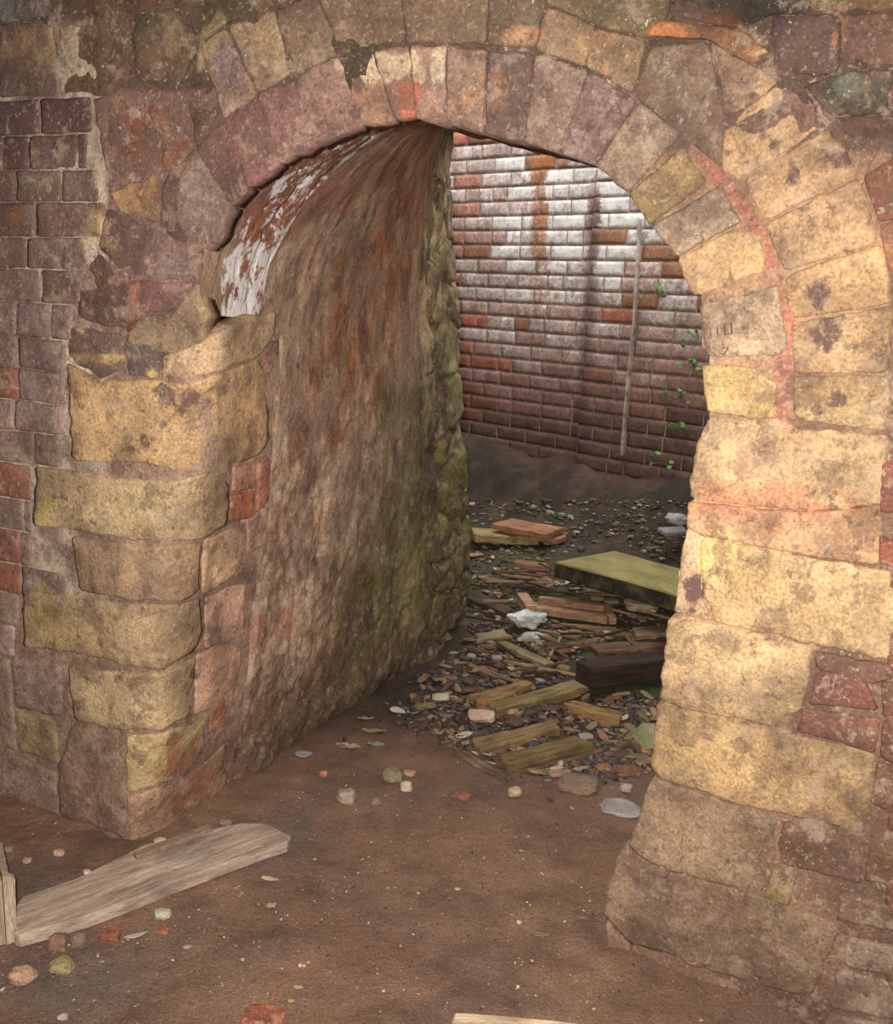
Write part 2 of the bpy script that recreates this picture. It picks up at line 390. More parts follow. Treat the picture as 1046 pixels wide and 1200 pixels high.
# ------------------------------------------------------------------ stones of the front wall
STAINS += [(195, 466, 13, 15, 1), (222, 480, 13, 30, .8), (165, 522, 30, 16, .75), (262, 440, 12, 10, .6), (985, 185, 34, 22, .75), (925, 205, 36, 20, .7), (960, 245, 40, 16, .7), (885, 165, 24, 18, .7), (910, 170, 14, 16, .7), (960, 345, 22, 20, .85), (975, 390, 28, 26, .8), (970, 475, 40, 20, .7), (1000, 480, 14, 20, .6),
           (70, 590, 18, 22, .8), (100, 570, 6, 8, .8), (110, 590, 8, 8, .8), (105, 612, 8, 8, .8), (870, 492, 12, 9, .8), (845, 325, 10, 12, .7), (815, 690, 14, 22, 1), (870, 820, 8, 12, .7), (905, 812, 10, 10, .6), (830, 825, 10, 8, .6), (840, 905, 22, 26, .55), (940, 920, 40, 20, .45),
           (140, 795, 30, 10, .7), (60, 760, 40, 8, .7), (225, 790, 10, 8, .9), (230, 395, 12, 10, .5), (285, 405, 10, 16, .7), (600, 95, 26, 34, .8), (590, 135, 20, 10, .8), (640, 110, 16, 20, .6), (545, 110, 14, 12, .6), (420, 100, 10, 12, .9), (420, 130, 8, 10, .9), (715, 130, 34, 40, .7), (690, 150, 26, 30, .7), (745, 150, 24, 14, .6),
           (850, 100, 40, 30, .7), (790, 80, 26, 20, .6), (790, 265, 26, 16, .6), (775, 285, 20, 14, .5), (560, 70, 26, 10, .7)]
TD = (PT - PJ); TD.z = 0; TD.normalize()
A = 'arch_stone'
ring = [  # inner ring, crown to right springing
    ([(480, 52), (524, 52), (522, 136), (490, 139), (487, 138)], (168, 128, 104), .25), ([(524, 53), (571, 60), (567, 156), (530, 148), (522, 136)], (158, 122, 98), .3),
    ([(571, 60), (627, 62), (615, 168), (580, 160), (567, 156)], (134, 106, 92), .45), ([(627, 62), (690, 82), (655, 180), (615, 168)], (158, 128, 108), .35),
    ([(690, 82), (748, 118), (697, 195), (655, 180)], (146, 118, 108), .45), ([(748, 118), (800, 156), (735, 227), (697, 195)], (158, 130, 104), .35),
    ([(735, 227), (801, 171), (829, 214), (761, 264)], (152, 124, 78), .2), ([(762, 265), (843, 216), (870, 260), (793, 302)], (166, 138, 108), .25),
    ([(793, 303), (858, 268), (894, 276), (897, 318), (850, 335), (822, 346), (809, 343)], (206, 164, 108), .22),
    ([(820, 356), (870, 345), (911, 334), (924, 403), (915, 416), (850, 419), (829, 417)], (190, 158, 122), .15),
    ([(823, 427), (880, 428), (911, 449), (911, 490), (880, 492), (829, 482), (826, 465)], (206, 168, 106), .2)]
tag110 = None
for i, (p, c, s) in enumerate(ring):
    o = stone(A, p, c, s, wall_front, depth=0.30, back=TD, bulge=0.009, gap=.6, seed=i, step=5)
    if i == 9: tag110 = o
left_ring = [([(436, 58), (480, 52), (489, 137), (463, 141)], (162, 116, 96), .2), ([(400, 64), (436, 58), (463, 141), (424, 149)], (168, 122, 92), .3), ([(344, 92), (400, 64), (424, 149), (372, 170)], (150, 112, 96), .25),
    ([(302, 112), (344, 92), (372, 170), (327, 193)], (134, 92, 86), .25), ([(262, 142), (302, 112), (327, 193), (291, 222)], (122, 80, 74), .25),
    ([(229, 173), (262, 142), (291, 222), (272, 243)], (104, 70, 62), .3), ([(229, 173), (272, 243), (258, 275), (244, 296), (207, 262), (207, 215)], (132, 106, 90), .2), ([(194, 207), (229, 173), (207, 215), (207, 262), (242, 296), (215, 296), (188, 262)], (102, 78, 64), .3)]
for i, (p, c, s) in enumerate(left_ring): stone(A, p, c, s, wall_front, depth=0.06, bulge=0.006, seed=20 + i, step=5, gap=0, rough=.006, jit=2.5)
outer = [([(849, 145), (914, 96), (962, 149), (915, 181), (868, 211), (845, 200)], (198, 154, 100), .2), ([(871, 211), (972, 148), (1008, 204), (895, 260)], (196, 150, 98), .3), ([(896, 263), (1010, 206), (1029, 284), (919, 319)], (200, 156, 104), .22),
    ([(921, 322), (1034, 286), (1047, 355), (927, 374)], (216, 168, 104), .2), ([(928, 379), (1047, 358), (1043, 436), (931, 438)], (216, 170, 108), .25), ([(929, 440), (1043, 440), (1042, 506), (931, 491)], (218, 176, 110), .22),
    ([(742, 112), (764, 56), (830, 48), (850, 143), (845, 196), (800, 160)], (128, 106, 84), .4), ([(834, 50), (882, 78), (912, 95), (850, 144)], (142, 110, 82), .35), ([(686, 78), (696, 34), (760, 46), (742, 112)], (138, 108, 74), .35),
    ([(627, 60), (640, 8), (698, 30), (686, 80)], (140, 108, 78), .35), ([(570, 52), (574, -25), (640, -5), (628, 58)], (96, 84, 62), .4), ([(475, 50), (468, -25), (574, -25), (569, 52)], (108, 90, 62), .2), ([(400, 62), (372, -8), (468, -25), (475, 50)], (106, 86, 60), .25), ([(345, 90), (322, 12), (372, -8), (400, 63)], (112, 90, 64), .2), ([(304, 110), (268, 30), (322, 12), (345, 90)], (112, 94, 62), .2),
    ([(262, 141), (236, 52), (266, 34), (303, 110)], (114, 90, 74), .3)]
for i, (p, c, s) in enumerate(outer): stone(A, p, mixc(c, (178, 142, 112), .3), s, wall_front, bulge=0.008, seed=40 + i, step=6, gap=.2, rough=.006)
JS = 'jamb_stone'
jamb = [([(829, 490), (880, 498), (985, 505), (1043, 510), (1036, 590), (940, 600), (806, 585), (815, 520)], (220, 172, 112), .12), ([(806, 587), (940, 600), (1036, 592), (1030, 662), (930, 648), (820, 626), (804, 618)], (214, 152, 100), .12),
    ([(805, 620), (822, 627), (820, 690), (834, 726), (790, 718), (797, 655)], (196, 154, 108), .2), ([(823, 629), (930, 650), (1046, 670), (1060, 772), (1046, 774), (895, 742), (838, 728), (822, 692)], (218, 172, 106), .1),
    ([(784, 722), (838, 731), (895, 745), (953, 757), (934, 858), (860, 842), (799, 830), (774, 815)], (216, 174, 110), .12), ([(771, 822), (860, 846), (934, 862), (1028, 882), (1016, 976), (935, 958), (860, 940), (766, 910), (765, 880)], (184, 142, 78), .2),
    ([(764, 912), (860, 943), (911, 959), (896, 1046), (840, 1035), (760, 1010), (736, 990), (752, 945)], (142, 110, 80), .2), ([(724, 1003), (760, 1013), (840, 1038), (900, 1052), (985, 1085), (950, 1170), (840, 1140), (737, 1104), (707, 1072), (711, 1040)], (112, 84, 62), .18), ([(711, 1080), (738, 1105), (738, 1128), (711, 1118)], (166, 124, 98), .1)]
for i, (p, c, s) in enumerate(jamb): stone(JS, p, mixc(c, (208, 174, 134), .38), s, wall_front, depth=0.22, back=TD, bulge=0.007, seed=60 + i, step=6, gap=0.1, rough=0.0055, jit=2.4)
JB = 'jamb_brick'
jbr = [([(953, 762), (1046, 778), (1046, 795), (1020, 800), (955, 784)], (150, 104, 80)), ([(955, 785), (1010, 788), (1030, 832), (948, 825)], (150, 86, 68)), ([(938, 829), (1032, 841), (1026, 882), (934, 857)], (142, 90, 66)), ([(1032, 796), (1070, 804), (1070, 845), (1034, 838)], (140, 94, 72)), ([(1034, 842), (1070, 848), (1066, 905), (1030, 885)], (130, 80, 60)), ([(1028, 890), (1066, 906), (1060, 960), (1020, 940)], (136, 92, 64)),
    ([(918, 961), (1014, 992), (1008, 1036), (906, 1010)], (134, 98, 74)), ([(905, 1014), (935, 1020), (925, 1062), (895, 1050)], (158, 124, 78)), ([(1018, 995), (1060, 1005), (1056, 1040), (1012, 1032)], (128, 90, 64)), ([(985, 1045), (1046, 1060), (1050, 1090), (980, 1078)], (136, 106, 78)), ([(992, 1096), (1060, 1110), (1056, 1146), (988, 1130)], (158, 128, 104)), ([(980, 1136), (1060, 1152), (1058, 1195), (970, 1182)], (160, 132, 108)), ([(970, 1186), (1040, 1200), (1040, 1230), (960, 1215)], (156, 130, 112)),
    ([(1030, 660), (1060, 668), (1058, 640), (1030, 625)], (150, 84, 62)), ([(1010, 206), (1060, 176), (1064, 250), (1030, 262)], (156, 92, 58)), ([(1030, 264), (1070, 252), (1074, 330), (1040, 318)], (160, 108, 72)), ([(1032, 540), (1060, 540), (1060, 600), (1030, 600)], (158, 92, 70))]
for i, (p, c) in enumerate(jbr): stone(JB, p, c, .15, wall_front, M_BRICK, bulge=0.009, seed=80 + i, step=6)
# rubble above right and left
rub = [([(905, 20), (975, 16), (984, 66), (980, 90), (905, 85)], (104, 80, 76)), ([(985, 18), (1060, 14), (1060, 78), (986, 70)], (128, 92, 76)), ([(945, 100), (1000, 82), (1046, 84), (1040, 132), (965, 138)], (92, 86, 70)), ([(965, 138), (1060, 134), (1062, 172), (1010, 172)], (110, 78, 60)), ([(755, 42), (770, 22), (870, 36), (900, 60), (880, 76), (832, 47)], (146, 94, 56)), ([(640, 4), (660, -25), (790, -25), (780, 18), (755, 44), (700, 30)], (118, 100, 68)), ([(790, -25), (960, -25), (945, 16), (905, 18), (868, 34), (782, 18)], (84, 72, 58)), ([(950, -25), (1060, -25), (1060, 10), (950, 14)], (128, 98, 60)), ([(905, 88), (942, 98), (965, 142), (950, 130), (918, 98)], (110, 88, 76)),
    ([(108, 116), (158, 104), (190, 160), (166, 198), (128, 222), (118, 160)], (118, 88, 74)), ([(160, 102), (214, 94), (229, 172), (194, 206), (186, 164)], (124, 78, 54)), ([(128, 226), (184, 202), (190, 262), (142, 248)], (146, 110, 70)), ([(127, 242), (182, 268), (162, 322), (152, 332), (118, 290)], (106, 76, 68)), ([(92, 318), (118, 298), (150, 334), (148, 386), (88, 374)], (98, 72, 60)), ([(152, 328), (163, 322), (166, 386), (150, 388)], (132, 70, 50)), ([(186, 264), (238, 300), (226, 328), (166, 324)], (140, 110, 102)), ([(165, 328), (224, 332), (202, 364), (168, 368)], (120, 78, 74)), ([(166, 370), (206, 366), (232, 330), (244, 374), (240, 402), (206, 416), (150, 400)], (142, 116, 82)), ([(80, 380), (145, 394), (144, 432), (118, 442), (84, 420)], (96, 78, 66)), ([(148, 396), (190, 402), (202, 420), (186, 442), (150, 442)], (92, 78, 72)),
    ([(215, 92), (236, 52), (262, 142), (230, 170)], (104, 82, 62)), ([(150, 20), (205, 10), (236, 50), (214, 92), (160, 100)], (98, 84, 56)), ([(205, 8), (240, -25), (320, -25), (320, 10), (266, 30), (236, 50)], (104, 86, 56)), ([(0, 30), (60, 22), (70, 112), (0, 114)], (120, 98, 84)), ([(62, 22), (148, 18), (158, 102), (108, 112), (72, 110)], (122, 96, 70)), ([(-5, -25), (60, -25), (62, 20), (0, 28)], (122, 108, 98)), ([(62, -25), (200, -25), (202, 8), (150, 18), (64, 20)], (118, 84, 56))]
for i, (p, c) in enumerate(rub): stone('rubble_stone', p, c, .25, wall_front, M_STONE, bulge=0.006, seed=110 + i, step=6, jit=3.2, rough=0.007, gap=0)
QS = 'quoin_stone'
quo = [([(190, 418), (232, 402), (290, 370), (322, 366), (320, 392), (302, 416), (257, 435), (215, 446), (190, 441)], (196, 160, 114), .12), ([(82, 426), (120, 444), (185, 445), (215, 449), (258, 438), (300, 420), (314, 440), (314, 520), (300, 534), (256, 551), (215, 552), (160, 541), (84, 540)], (188, 146, 88), .2),
    ([(40, 546), (95, 552), (150, 560), (200, 563), (246, 554), (267, 549), (267, 614), (235, 631), (190, 636), (145, 630), (85, 620), (40, 616)], (164, 138, 92), .22), ([(85, 628), (145, 634), (190, 640), (234, 634), (232, 690), (215, 705), (160, 704), (95, 690)], (146, 114, 80), .3), ([(236, 632), (268, 618), (286, 624), (284, 660), (262, 684), (235, 697)], (200, 158, 112), .1),
    ([(26, 693), (85, 697), (150, 706), (215, 708), (233, 700), (236, 740), (225, 764), (190, 784), (150, 780), (90, 765), (28, 757)], (156, 128, 84), .25), ([(237, 700), (262, 688), (288, 682), (286, 744), (262, 754), (238, 759)], (192, 142, 116), .1), ([(80, 774), (120, 785), (190, 788), (228, 769), (222, 840), (185, 855), (145, 857), (88, 844)], (166, 140, 94), .2), ([(228, 768), (250, 758), (281, 756), (278, 800), (255, 827), (225, 838)], (192, 146, 116), .1),
    ([(15, 768), (70, 780), (74, 840), (20, 828)], (138, 114, 110), .1), ([(18, 832), (65, 842), (72, 896), (25, 880)], (152, 132, 82), .2), ([(85, 850), (140, 862), (148, 960), (146, 982), (72, 955), (68, 902)], (128, 98, 82), .25), ([(149, 862), (190, 858), (225, 845), (243, 835), (238, 890), (205, 914), (150, 928)], (194, 168, 98), .08), ([(149, 932), (205, 918), (240, 893), (263, 870), (264, 920), (215, 960), (150, 990)], (172, 128, 92), .15), ([(-40, 878), (20, 885), (66, 906), (70, 955), (0, 930), (-60, 905)], (124, 98, 88), .2), ([(-45, 790), (12, 770), (16, 830), (20, 880), (-42, 872)], (138, 110, 98), .15)]
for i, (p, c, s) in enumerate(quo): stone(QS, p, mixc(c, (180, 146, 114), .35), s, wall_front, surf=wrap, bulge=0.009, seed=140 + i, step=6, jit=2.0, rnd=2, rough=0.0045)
qb = [([(270, 547), (286, 543), (297, 540), (296, 571), (270, 577)], (190, 128, 98)), ([(268, 580), (297, 574), (296, 605), (267, 612)], (182, 98, 62)), ([(299, 543), (314, 534), (313, 588), (299, 600)], (152, 84, 62)), ([(246, 832), (263, 816), (263, 850), (243, 860)], (150, 88, 62)), ([(287, 605), (312, 592), (306, 640), (288, 650)], (160, 116, 98))]
for i, (p, c) in enumerate(qb): stone('quoin_brick', p, c, .05, wall_front, M_BRICK, surf=wrap, bulge=0.010, seed=170 + i, step=4, jit=1)
# carved marks of the stone under the springing
mb = MB()
def stroke(pts, w=1.1):
    for a, b in zip(pts[:-1], pts[1:]):
        dx, dy = b[0] - a[0], b[1] - a[1]; L = math.hypot(dx, dy); ox, oy = -dy / L * w / 2, dx / L * w / 2
        q = []
        for (x, y) in ((a[0] + ox, a[1] + oy), (b[0] + ox, b[1] + oy), (b[0] - ox, b[1] - oy), (a[0] - ox, a[1] - oy)):
            p, n = front(x, y); q += [p + n * 0.0150, p - n * 0.002]
        mb.add(q, [(0, 2, 4, 6), (1, 7, 5, 3), (0, 1, 3, 2), (2, 3, 5, 4), (4, 5, 7, 6), (6, 7, 1, 0)], (*srgb((120, 88, 66)), 0))
stroke([(850, 380), (858, 379), (859, 391), (851, 392), (850, 380)]); stroke([(842, 382), (843, 394)]); stroke([(834, 384), (835, 395), (830, 396)]); stroke([(847, 408), (855, 407), (850, 415), (846, 414)])
nm = mb.build('carved_numeral', M_STONE, tag110, sm=False); nm['label'] = 'numerals 110 cut into the pale stone'
# ------------------------------------------------------------------ intrados above the springing (red brick with white crust)
def curve_at(pts, fn, t):
    P = [fn(*q) for q in pts]; L = [0]
    for a, b in zip(P[:-1], P[1:]): L.append(L[-1] + (b - a).length)
    s = t * L[-1]; i = 0
    while i < len(L) - 2 and s > L[i + 1]: i += 1
    return lerp(P[i], P[i + 1], (s - L[i]) / (L[i + 1] - L[i]))
fe = EDGE_F_UP; pe = [(322, 380)] + EDGE_P_UP
def soff(u, v):
    a, b = curve_at(fe, planeA, v), curve_at(pe, planeJ, v)
    p = lerp(a, b, u * 1.04)
    bump = 0.010 * fbm(p * 1.0, 9, 4) + 0.012 * fbm(Vector((p.x, p.y * 0.4, p.z)), 22, 3)
    step = 0.012 * (1 if (u * 5.0 + 0.3 * fbm(p, 6, 2)) % 1 < 0.86 else 0) - 0.012 * smooth(.3, .0, u)
    return p + Vector((-0.6, 0, 0.7)) * (max(-.004, (bump - step)) * (.3 + .7 * smooth(0, .2, u)) + .016)
def soffc(u, v, p):
    c = srgb((158, 92, 60)); n = fbm(p, 8, 3)
    if u < 0.45: c = mixc(c, srgb((150, 104, 92)), smooth(.45, .1, u))
    if n > 0.12: c = mixc(c, srgb((120, 92, 62)), 0.6)
    w = 0.47 + 0.07 * math.sin(u * 13 + 5 * n) - 0.05 * v + .17 * fbm(p, 17, 4)
    if v < 0.35: w += 0.12 * smooth(.35, .1, v)
    if u < 0.35: w -= 0.4 * smooth(.35, .08, u)
    if v < .3 and u < .3: c = mixc(c, srgb((150, 124, 92)), .8)
    if u > 0.75: w += 0.05
    return (*c, clamp(w))
mb = MB(); grid(mb, soff, 40, 110, soffc)
fk = [(214, 440), (228, 400)] + fe; pk = [(318, 430), (320, 400)] + pe
def core(u, v):
    p = lerp(curve_at(fk, planeA, v), curve_at(pk, planeJ, v), u * 1.2 - .02) + TD * .035
    return p + lerp(Vector((-.05, 0, 0)), Vector((-.03, 0, .05)), smooth(.15, .5, v))
grid(mb, core, 8, 40, lambda u, v, p: (*srgb((120, 84, 66)), .2))
o = mb.build('arch_soffit', M_SOFFIT, wall_front); o['label'] = 'red brick soffit crusted with white lime'
# ------------------------------------------------------------------ plastered left reveal
pf = [(262, 955)] + EDGE_P + EDGE_P_UP; pb = [(548, 775)] + EDGE_B
def sortpts(fn, pts): return pts
PFp = [planeJ(*q) for q in pf]; PBp = [planeT(*q) for q in pb]
def byheight(P, v):
    z0, z1 = P[0].z, P[-1].z; L = [0]
    for a, b in zip(P[:-1], P[1:]): L.append(L[-1] + (b - a).length)
    s = v * L[-1]; i = 0
    while i < len(L) - 2 and s > L[i + 1]: i += 1
    return lerp(P[i], P[i + 1], (s - L[i]) / (L[i + 1] - L[i]))
def plast(u, v):
    a, b = byheight(PFp, v), byheight(PBp, v)
    p = lerp(a, b, u * 1.06 - .06)
    nrm = Vector((0.86, -0.5, -0.15 - 0.5 * smooth(.6, 1, v) * (1 - u)))
    q = Vector((p.x, p.y, p.z * 0.75))
    fl = fbm(q, 4.5, 5); am = 0.12 + 0.88 * smooth(.68, .3, v)
    d = 0.007 * smooth(-0.02, 0.03, fl) * am + 0.005 * smooth(0, .03, fbm(q, 9, 4)) * am + 0.0035 * smooth(0, .04, fbm(q, 19, 4)) * (.25 + .75 * am) + (.3 + .7 * am) * 0.003 * fbm(q, 30, 3)
    if u > 0.72:                              # rough stone arris at the far end
        k = smooth(.72, .82, u)
        cell = N.voronoi(Vector((p.x * 5, p.y * 5, p.z * 4.2)))[0]
        d += k * (0.025 * smooth(0.02, 0.10, cell[1] - cell[0]) - 0.025 + 0.016 * fbm(p, 9, 4))
    d -= 0.07 * smooth(.16, .0, v) * (0.3 + fbm(p, 3, 2))          # worn foot
    if u < 0.08: d = min(d, 0.0)
    return p + nrm * d
def fl_(p): return fbm(Vector((p.x, p.y, p.z * .62)), 9, 4)
def plastc(u, v, p):
    n = fbm(p, 3.5, 4); n2 = fbm(Vector((p.x, p.y, p.z * 0.45)), 6, 4); n3 = fbm(Vector((p.x, p.y, p.z * 0.5)), 12, 3)
    tan, orange, grey, yel, moss, dark = srgb((188, 148, 118)), srgb((168, 98, 50)), srgb((168, 146, 112)), srgb((190, 168, 98)), srgb((112, 108, 54)), srgb((104, 82, 62))
    c = mixc(tan, orange, smooth(.15, .35, u + .25 * n2) * smooth(.9, .6, u) * smooth(.36, .56, v + .15 * n))
    c = mixc(c, grey, smooth(.3, .6, u + .3 * n) * smooth(.75, .45, v))
    c = mixc(c, yel, smooth(.70, .84, u + .2 * n2) * .9)
    if u > .74: c = mixc(c, srgb((106, 88, 48)), .75 * smooth(-.02, .06, n3)); c = mixc(c, srgb((206, 186, 126)), .7 * smooth(.08, .2, n2))
    if n3 > 0.10: c = mixc(c, srgb((210, 182, 146)), .5 * (1 - .6 * smooth(.55, .7, v)))
    if n3 < -0.16: c = mixc(c, srgb((128, 100, 82)), .5)
    if fl_(p) > .02 and u < .7: c = mixc(c, srgb((196, 166, 140)), .35)
    g = smooth(.50, .12, v - .35 * (u - .45) + .28 * n) * smooth(.12, .42, u + .2 * n2)
    g = max(g, smooth(.62, .3, v - .45 * (u - .5) + .3 * n) * smooth(.45, .65, u + .15 * n2) * .8)
    c = mixc(c, srgb((88, 86, 28)), .92 * g)
    c = mixc(c, srgb((122, 120, 62)), .5 * smooth(.05, .3, n2) * g)
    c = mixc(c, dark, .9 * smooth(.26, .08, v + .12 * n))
    if u < .2 and n > .2: c = mixc(c, srgb((164, 100, 76)), .6)
    st = .12 + .28 * smooth(.0, -.3, n2)
    if u > .72: st += .15 + .25 * smooth(.05, -.1, n3)
    return (*(k_ * 1.12 for k_ in c), clamp(st))
mb = MB(); grid(mb, plast, 190, 240, plastc)
PV = [plast(1, j / 60) for j in range(61)]; BK = Vector((-0.62, 0.30, 0))
mb.add(sum([[p + Vector((0, 0, 0)), p + Vector((-0.02, 0.05, 0)) + 0.012 * Vector((fbm(p, 8), 0, 0)), p + BK] for p in PV], []), [(3 * j + k, 3 * j + k + 1, 3 * j + k + 4, 3 * j + k + 3) for j in range(60) for k in range(2)], (*srgb((170, 156, 96)), .2))
wall_left = mb.build('wall_left', M_PLASTER); tag(wall_left, 'flaking plaster on the left side of the passage, green at its foot', 'wall', kind='structure')
# hidden right side and vault of the passage
rb = [planeT(530, 150) + Vector((0, 0, .02)), Vector((.45, 4.2, 2.42)), Vector((.95, 4.0, 2.4)), Vector((1.4, 3.8, 2.1)), Vector((1.62, 3.6, 1.6)), Vector((1.62, 3.6, .8)), Vector((1.62, 3.6, -.1))]
rf = [front(*q)[0] + TD * .12 + Vector((.03, 0, .02)) for q in EDGE_R]
mb = MB(); grid(mb, lambda u, v: lerp(byheight(rf, v), byheight(rb, v), u) + Vector((.012, 0, .012)) * fbm(Vector((u, v, 0)), 9, 3), 30, 60, lambda u, v, p: (*srgb((150, 118, 84)), .25))
wall_right = mb.build('wall_right', M_PLASTER); tag(wall_right, 'right side and vault of the passage behind the stone jamb', 'wall', kind='structure')
# ------------------------------------------------------------------ rear brick wall of the chamber
TOPZ = 3.1
PIL = None
def rear_px(x, y): return on_plane(x, y, WP, WP + WDIR)
PIL = (rear_px(691, 380) - WP).dot(WDIR)
def rear_pt(s, z, off): p = WP + WDIR * s + WN * off; p.z = z; return p
def to_px(p):
    d = p - O; k = d.dot(FW); return W / 2 + F * d.dot(RX) / k, H / 2 - F * d.dot(UY) / k
mb = MB()
SL, SR = -2.4, 2.9
for (a, b, off) in ((SL, PIL, 0.0), (PIL, SR, 0.045)):
    grid(mb, lambda u, v: rear_pt(lerp(a, b, u), lerp(-.2, TOPZ, v), off - .003), 20, 30, lambda u, v, p: (*srgb((150, 134, 120)), .1), 0)
    row = 0; z = 0.02; CHT = 0.0865
    while z < TOPZ - .02:
        s = a + (0.0 if row % 2 else -0.13)
        while s < b - 0.01:
            L = 0.235 if (row % 3 or random.random() < .6) else 0.115
            s0, s1 = max(s, a), min(s + L, b); s += L
            if s1 - s0 < 0.03: continue
            px, py = to_px(rear_pt((s0 + s1) / 2, z, 0))
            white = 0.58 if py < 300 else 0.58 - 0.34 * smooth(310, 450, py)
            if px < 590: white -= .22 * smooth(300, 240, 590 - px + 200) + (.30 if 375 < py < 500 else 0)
            if 700 < px < 770 and 220 < py < 345: white += .15
            if px > 750: white = min(white, .42)
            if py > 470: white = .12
            white += random.uniform(-.10, .10)
            c = random.choice([(188, 166, 154), (176, 146, 132), (176, 140, 124), (164, 126, 110), (178, 156, 142)])
            r = random.random()
            if r < .05 or (px < 605 and 380 < py < 500 and r < .5): c = (176, 98, 72); white = .15
            elif px < 550 and r < .45: c = (180, 116, 90); white = .3
            elif r < .11: c = (150, 98, 66); white = .1
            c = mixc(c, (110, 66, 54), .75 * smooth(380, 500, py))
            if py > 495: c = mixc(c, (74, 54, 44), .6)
            if 560 < px < 800 and 690 < px < 706: white = max(0, white - .15)
            g = .005; dd = random.uniform(-.001, .002) + off
            vs, cs, fs = [], [], []
            nu_, nv_ = 9, 4
            for jj in range(nv_ + 1):
                for ii in range(nu_ + 1):
                    ss, zz = lerp(s0 + g, s1 - g, ii / nu_), lerp(z + g, z + CHT - g, jj / nv_)
                    ed = (ii in (0, nu_)) or (jj in (0, nv_))
                    p = rear_pt(ss, zz, dd + (0.0005 if ed else .0035) + .0028 * fbm((ss, zz, 3), 18, 3))
                    X, Y = to_px(p); cc, w_ = srgb(c), white
                    k = smooth(13, 3, abs(X - 632 - 4 * N.noise(Vector((0, Y * .03, 0))))) * smooth(380, 230, Y) * .95      # rust run
                    k = max(k, smooth(26, 10, abs(X - 648)) * smooth(205, 185, Y) * .9 * (Y > 165))
                    if N.noise(Vector((X * .05, Y * .02, 4))) < -.25: k *= .5
                    if k > .05: cc = mixc(cc, srgb((156, 92, 40)), k); w_ = w_ * (1 - k)
                    k = .7 * smooth(13, 1, abs(X - lerp(699, 682, (Y - 210) / 280) - 3 * N.noise(Vector((1, Y * .04, 0))))) * smooth(195, 235, Y)               # shade of the step's flank, painted into the bricks beside the arris
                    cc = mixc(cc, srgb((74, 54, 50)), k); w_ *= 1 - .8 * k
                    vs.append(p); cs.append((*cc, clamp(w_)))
            for jj in range(nv_):
                for ii in range(nu_):
                    q = jj * (nu_ + 1) + ii; fs.append((q, q + 1, q + nu_ + 2, q + nu_ + 1))
            rim = [i for i in range(nu_ + 1)] + [j * (nu_ + 1) + nu_ for j in range(1, nv_ + 1)] + [nv_ * (nu_ + 1) + i for i in range(nu_ - 1, -1, -1)] + [j * (nu_ + 1) for j in range(nv_ - 1, 0, -1)]
            b0 = len(vs)
            for i in rim: vs.append(vs[i] - WN * .012); cs.append(cs[i])
            m_ = len(rim)
            for i in range(m_): fs.append((rim[i], rim[(i + 1) % m_], b0 + (i + 1) % m_, b0 + i))
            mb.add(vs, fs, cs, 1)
        z += CHT; row += 1
mb.add([rear_pt(PIL, -.2, -.01), rear_pt(PIL, -.2, .045), rear_pt(PIL, TOPZ, .045), rear_pt(PIL, TOPZ, -.01)], [(0, 1, 2, 3)], (*srgb((110, 90, 80)), .2), 0)
mb.add([rear_pt(s, z, o_) for s in (SL, SR) for z in (-.3, TOPZ) for o_ in (-.01, -.25)], [(0, 1, 3, 2), (4, 6, 7, 5), (2, 3, 7, 6), (1, 5, 7, 3)], (*srgb((128, 104, 92)), .2), 0)
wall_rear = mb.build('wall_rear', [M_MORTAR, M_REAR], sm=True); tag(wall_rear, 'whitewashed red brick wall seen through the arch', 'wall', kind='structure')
# side walls of the chamber and the mass above the passage
def slab_wall(name, pts, z0, z1, th, label, col=(140, 110, 92)):
    mb = MB()
    for a, b in zip(pts[:-1], pts[1:]):
        d = (b - a).normalized(); n = Vector((-d.y, d.x, 0)) * th
        grid(mb, lambda u, v: lerp(a, b, u) + Vector((0, 0, lerp(z0, z1, v))) + n.normalized() * .01 * fbm((u * 3, v * 3, a.x), 3), 16, 16, lambda u, v, p: (*srgb(col), .3))
        q = [a, b, b + n, a + n]
        mb.add([w + Vector((0, 0, z)) for z in (z0, z1) for w in q], [(1, 2, 6, 5), (2, 3, 7, 6), (3, 0, 4, 7), (4, 5, 6, 7)], (*srgb(col), .3))
    o = mb.build(name, M_BRICK, sm=False); tag(o, label, 'wall', kind='structure'); return o
WL = rear_pt(SL, 0, 0); WR = rear_pt(SR, 0, 0)
slab_wall('wall_rear_left', [Vector((-.50, 4.60, 0)), Vector((WL.x, WL.y, 0))], -.2, TOPZ, .2, 'side wall of the open chamber, left of the passage mouth')
slab_wall('wall_rear_right', [Vector((WR.x, WR.y, 0)), Vector((1.75, 3.55, 0))], -.2, TOPZ, .2, 'side wall of the open chamber, right of the passage mouth')
